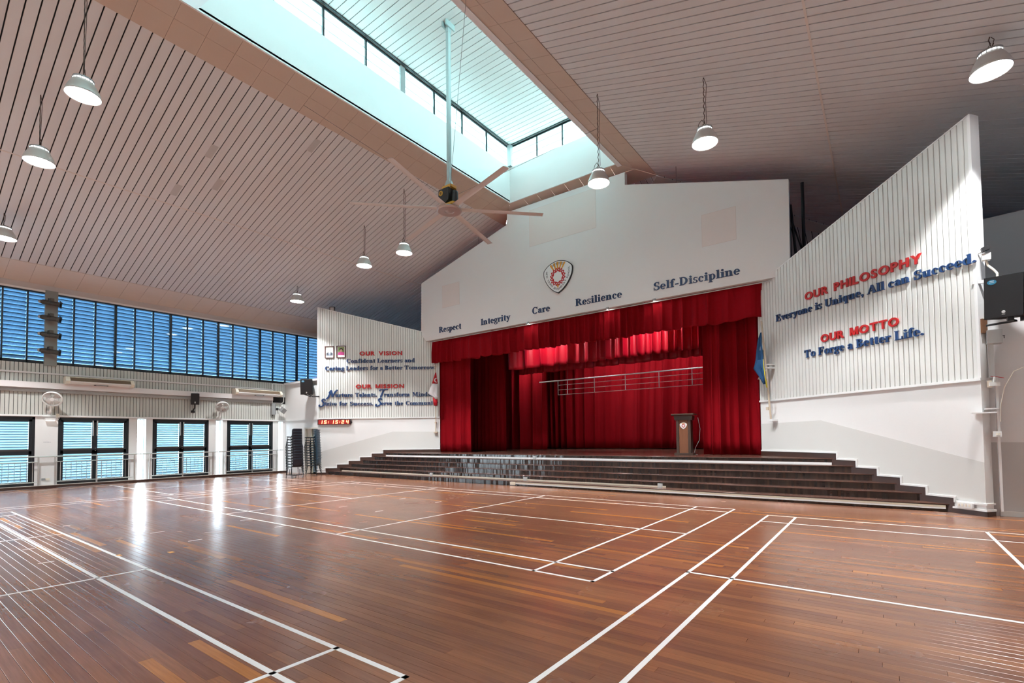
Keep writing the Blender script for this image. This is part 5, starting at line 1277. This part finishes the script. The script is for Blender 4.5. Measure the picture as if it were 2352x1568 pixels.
jb = thing('junction_box', 'light grey metal box with a key below the right loudspeaker', 'box', (EX+.1,EY,3.22)); obj('case', MB().box(EX+.02,EY-.12,3.10,EX+.22,EY+.10,3.34), GREYL, jb); obj('key', MB().box(EX+.22,EY-.05,3.22,EX+.26,EY-.04,3.23).box(EX+.245,EY-.05,3.18,EX+.255,EY-.04,3.22), BLACK, jb)
cv = struct('trim_5', MB().box(EX+.03,EY-.03,2.50,EX+.11,EY+.12,3.10), GREYL)
obj('conduit', MB().box(EX+.12,EY+.02,.1,EX+.155,EY+.12,2.5), TRIMW, cv)
cw = thing('wall_light', 'white emergency lamp with red wires on the right wall end', 'light', (EX+.06,EY-.06,2.38)); obj('bracket', MB().box(EX-.0,EY-.08,2.32,EX+.06,EY-.02,2.44), CREAM, cw); obj('head', MB().obox((EX+.09,EY-.10,2.37), (.07,0,0), (0,.03,0), (0,0,.035)), WHITEM, cw); obj('neck', MB().tube([(EX+.08,EY-.08,2.40),(EX+.10,EY-.08,2.50)], .02, 6), WHITEM, cw)
obj('wire', MB().tube([(EX+.05,EY-.04,2.52),(EX+.13,EY-.06,2.50),(EX+.22,EY-.08,2.47)], .006, 5), mat('red_wire', (.45,.03,.03), .5), cw)
obj('lead', MB().tube([(EX+.16,EY-.02,1.7),(EX+.17,EY-.03,2.0),(EX+.22,EY-.06,2.3),(EX+.35,EY-.06,2.58),(EX+.55,EY-.02,2.68),(EX+.8,EY,2.66)], .007, 6), CREAM, cw)
ld = thing('wall_ledge', 'thin white ledge bracket halfway up the right wall end', 'ledge', (EX-.05,EY,1.86)); obj('ledge', MB().obox((EX-.06,EY-.05,1.865), (.17,.0,0), (0,.06,0), (0,0,.012)), TRIMW, ld); obj('upper_ledge', MB().obox((EX+.04,EY-.03,1.935), (.09,.0,0), (0,.06,0), (0,0,.012)), TRIMW, ld)
sw = thing('light_switch', 'white switch box on the conduit at the right wall end', 'switch', (EX+.1,EY-.02,1.48)); obj('box', MB().box(EX+.05,EY-.08,1.43,EX+.16,EY+.0,1.53), WHITEM, sw); obj('switch', MB().box(EX+.085,EY-.09,1.46,EX+.105,EY-.08,1.50).box(EX+.115,EY-.09,1.46,EX+.135,EY-.08,1.50), CREAM, sw)

# ================================================================== STAGE LIGHTS
for i, x in enumerate((-8.17,-4.88,-3.24)):
    t = thing('spotlight', ('left one of three small lit spotlights under the stage gable','middle one of three small lit spotlights under the stage gable','right one of three small lit spotlights under the stage gable')[i], 'spotlight', (x,GY-.03,5.81), 0, 'small spotlights under the gable')
    obj('housing', MB().lathe([(.0,.05),(.045,.05),(.06,.0),(.06,-.02),(.05,-.02),(.0,.01)], 16, Matrix.Translation((x,GY-.05,5.81))@Matrix.Rotation(RAD(20),4,'X')), GREY, t)
    obj('lens', MB().lathe([(.0,-.021),(.05,-.021),(.05,-.017),(.0,-.017)], 16, Matrix.Translation((x,GY-.05,5.81))@Matrix.Rotation(RAD(20),4,'X')), emat('spot_glow', (1,.98,.95), 40), t)
for i, (x, e) in enumerate(((-8.6,260.),(-4.2,260.))):
    t = thing('unseen_floodlight', ('left','right')[i]+' floodlight rigged behind the valance shining on the satin borders', 'floodlight', (x,11.2,6.1))
    obj('housing', MB().box(x-.16,11.1,5.98,x+.16,11.22,6.2), BLACK, t); obj('lens', MB().box(x-.14,11.22,6.0,x+.14,11.225,6.18), emat('flood_glow', (1,.95,.9), 6), t); obj('hanger', MB().tube([(x,11.16,6.2),(x,11.0,6.9)], .015, 6), BLACK, t)
    d = bpy.data.lights.new('flood_light','SPOT'); d.energy = e; d.spot_size = RAD(120); d.spot_blend = .6; d.shadow_soft_size = .15
    o = bpy.data.objects.new('flood_light', d); COL.objects.link(o); o.parent = t; o.location = (0,.05,0); o.rotation_euler = Vector((.05,1,-.55)).to_track_quat('-Z','Y').to_euler()

for i, x in enumerate((-11.0,-7.4,-3.6)):  # unseen floodlights added to brighten the backdrop curtain
    t = thing('unseen_floodlight', ('left','middle','right')[i]+' floodlight of three unseen ones added behind the satin borders to light the backdrop', 'floodlight', (x,14.5,6.0))
    obj('housing', MB().box(x-.16,14.4,5.88,x+.16,14.52,6.1), BLACK, t); obj('lens', MB().box(x-.14,14.52,5.9,x+.14,14.525,6.08), emat('flood_glow', (1,.95,.9), 6), t); obj('hanger', MB().tube([(x,14.46,6.1),(x,14.46,7.6)], .015, 6), BLACK, t)
    d = bpy.data.lights.new('flood_light','SPOT'); d.energy = 260; d.spot_size = RAD(130); d.spot_blend = .6; d.shadow_soft_size = .15
    o = bpy.data.objects.new('flood_light', d); COL.objects.link(o); o.parent = t; o.location = (0,.05,0); o.rotation_euler = Vector((.05,1,-1.1)).to_track_quat('-Z','Y').to_euler()
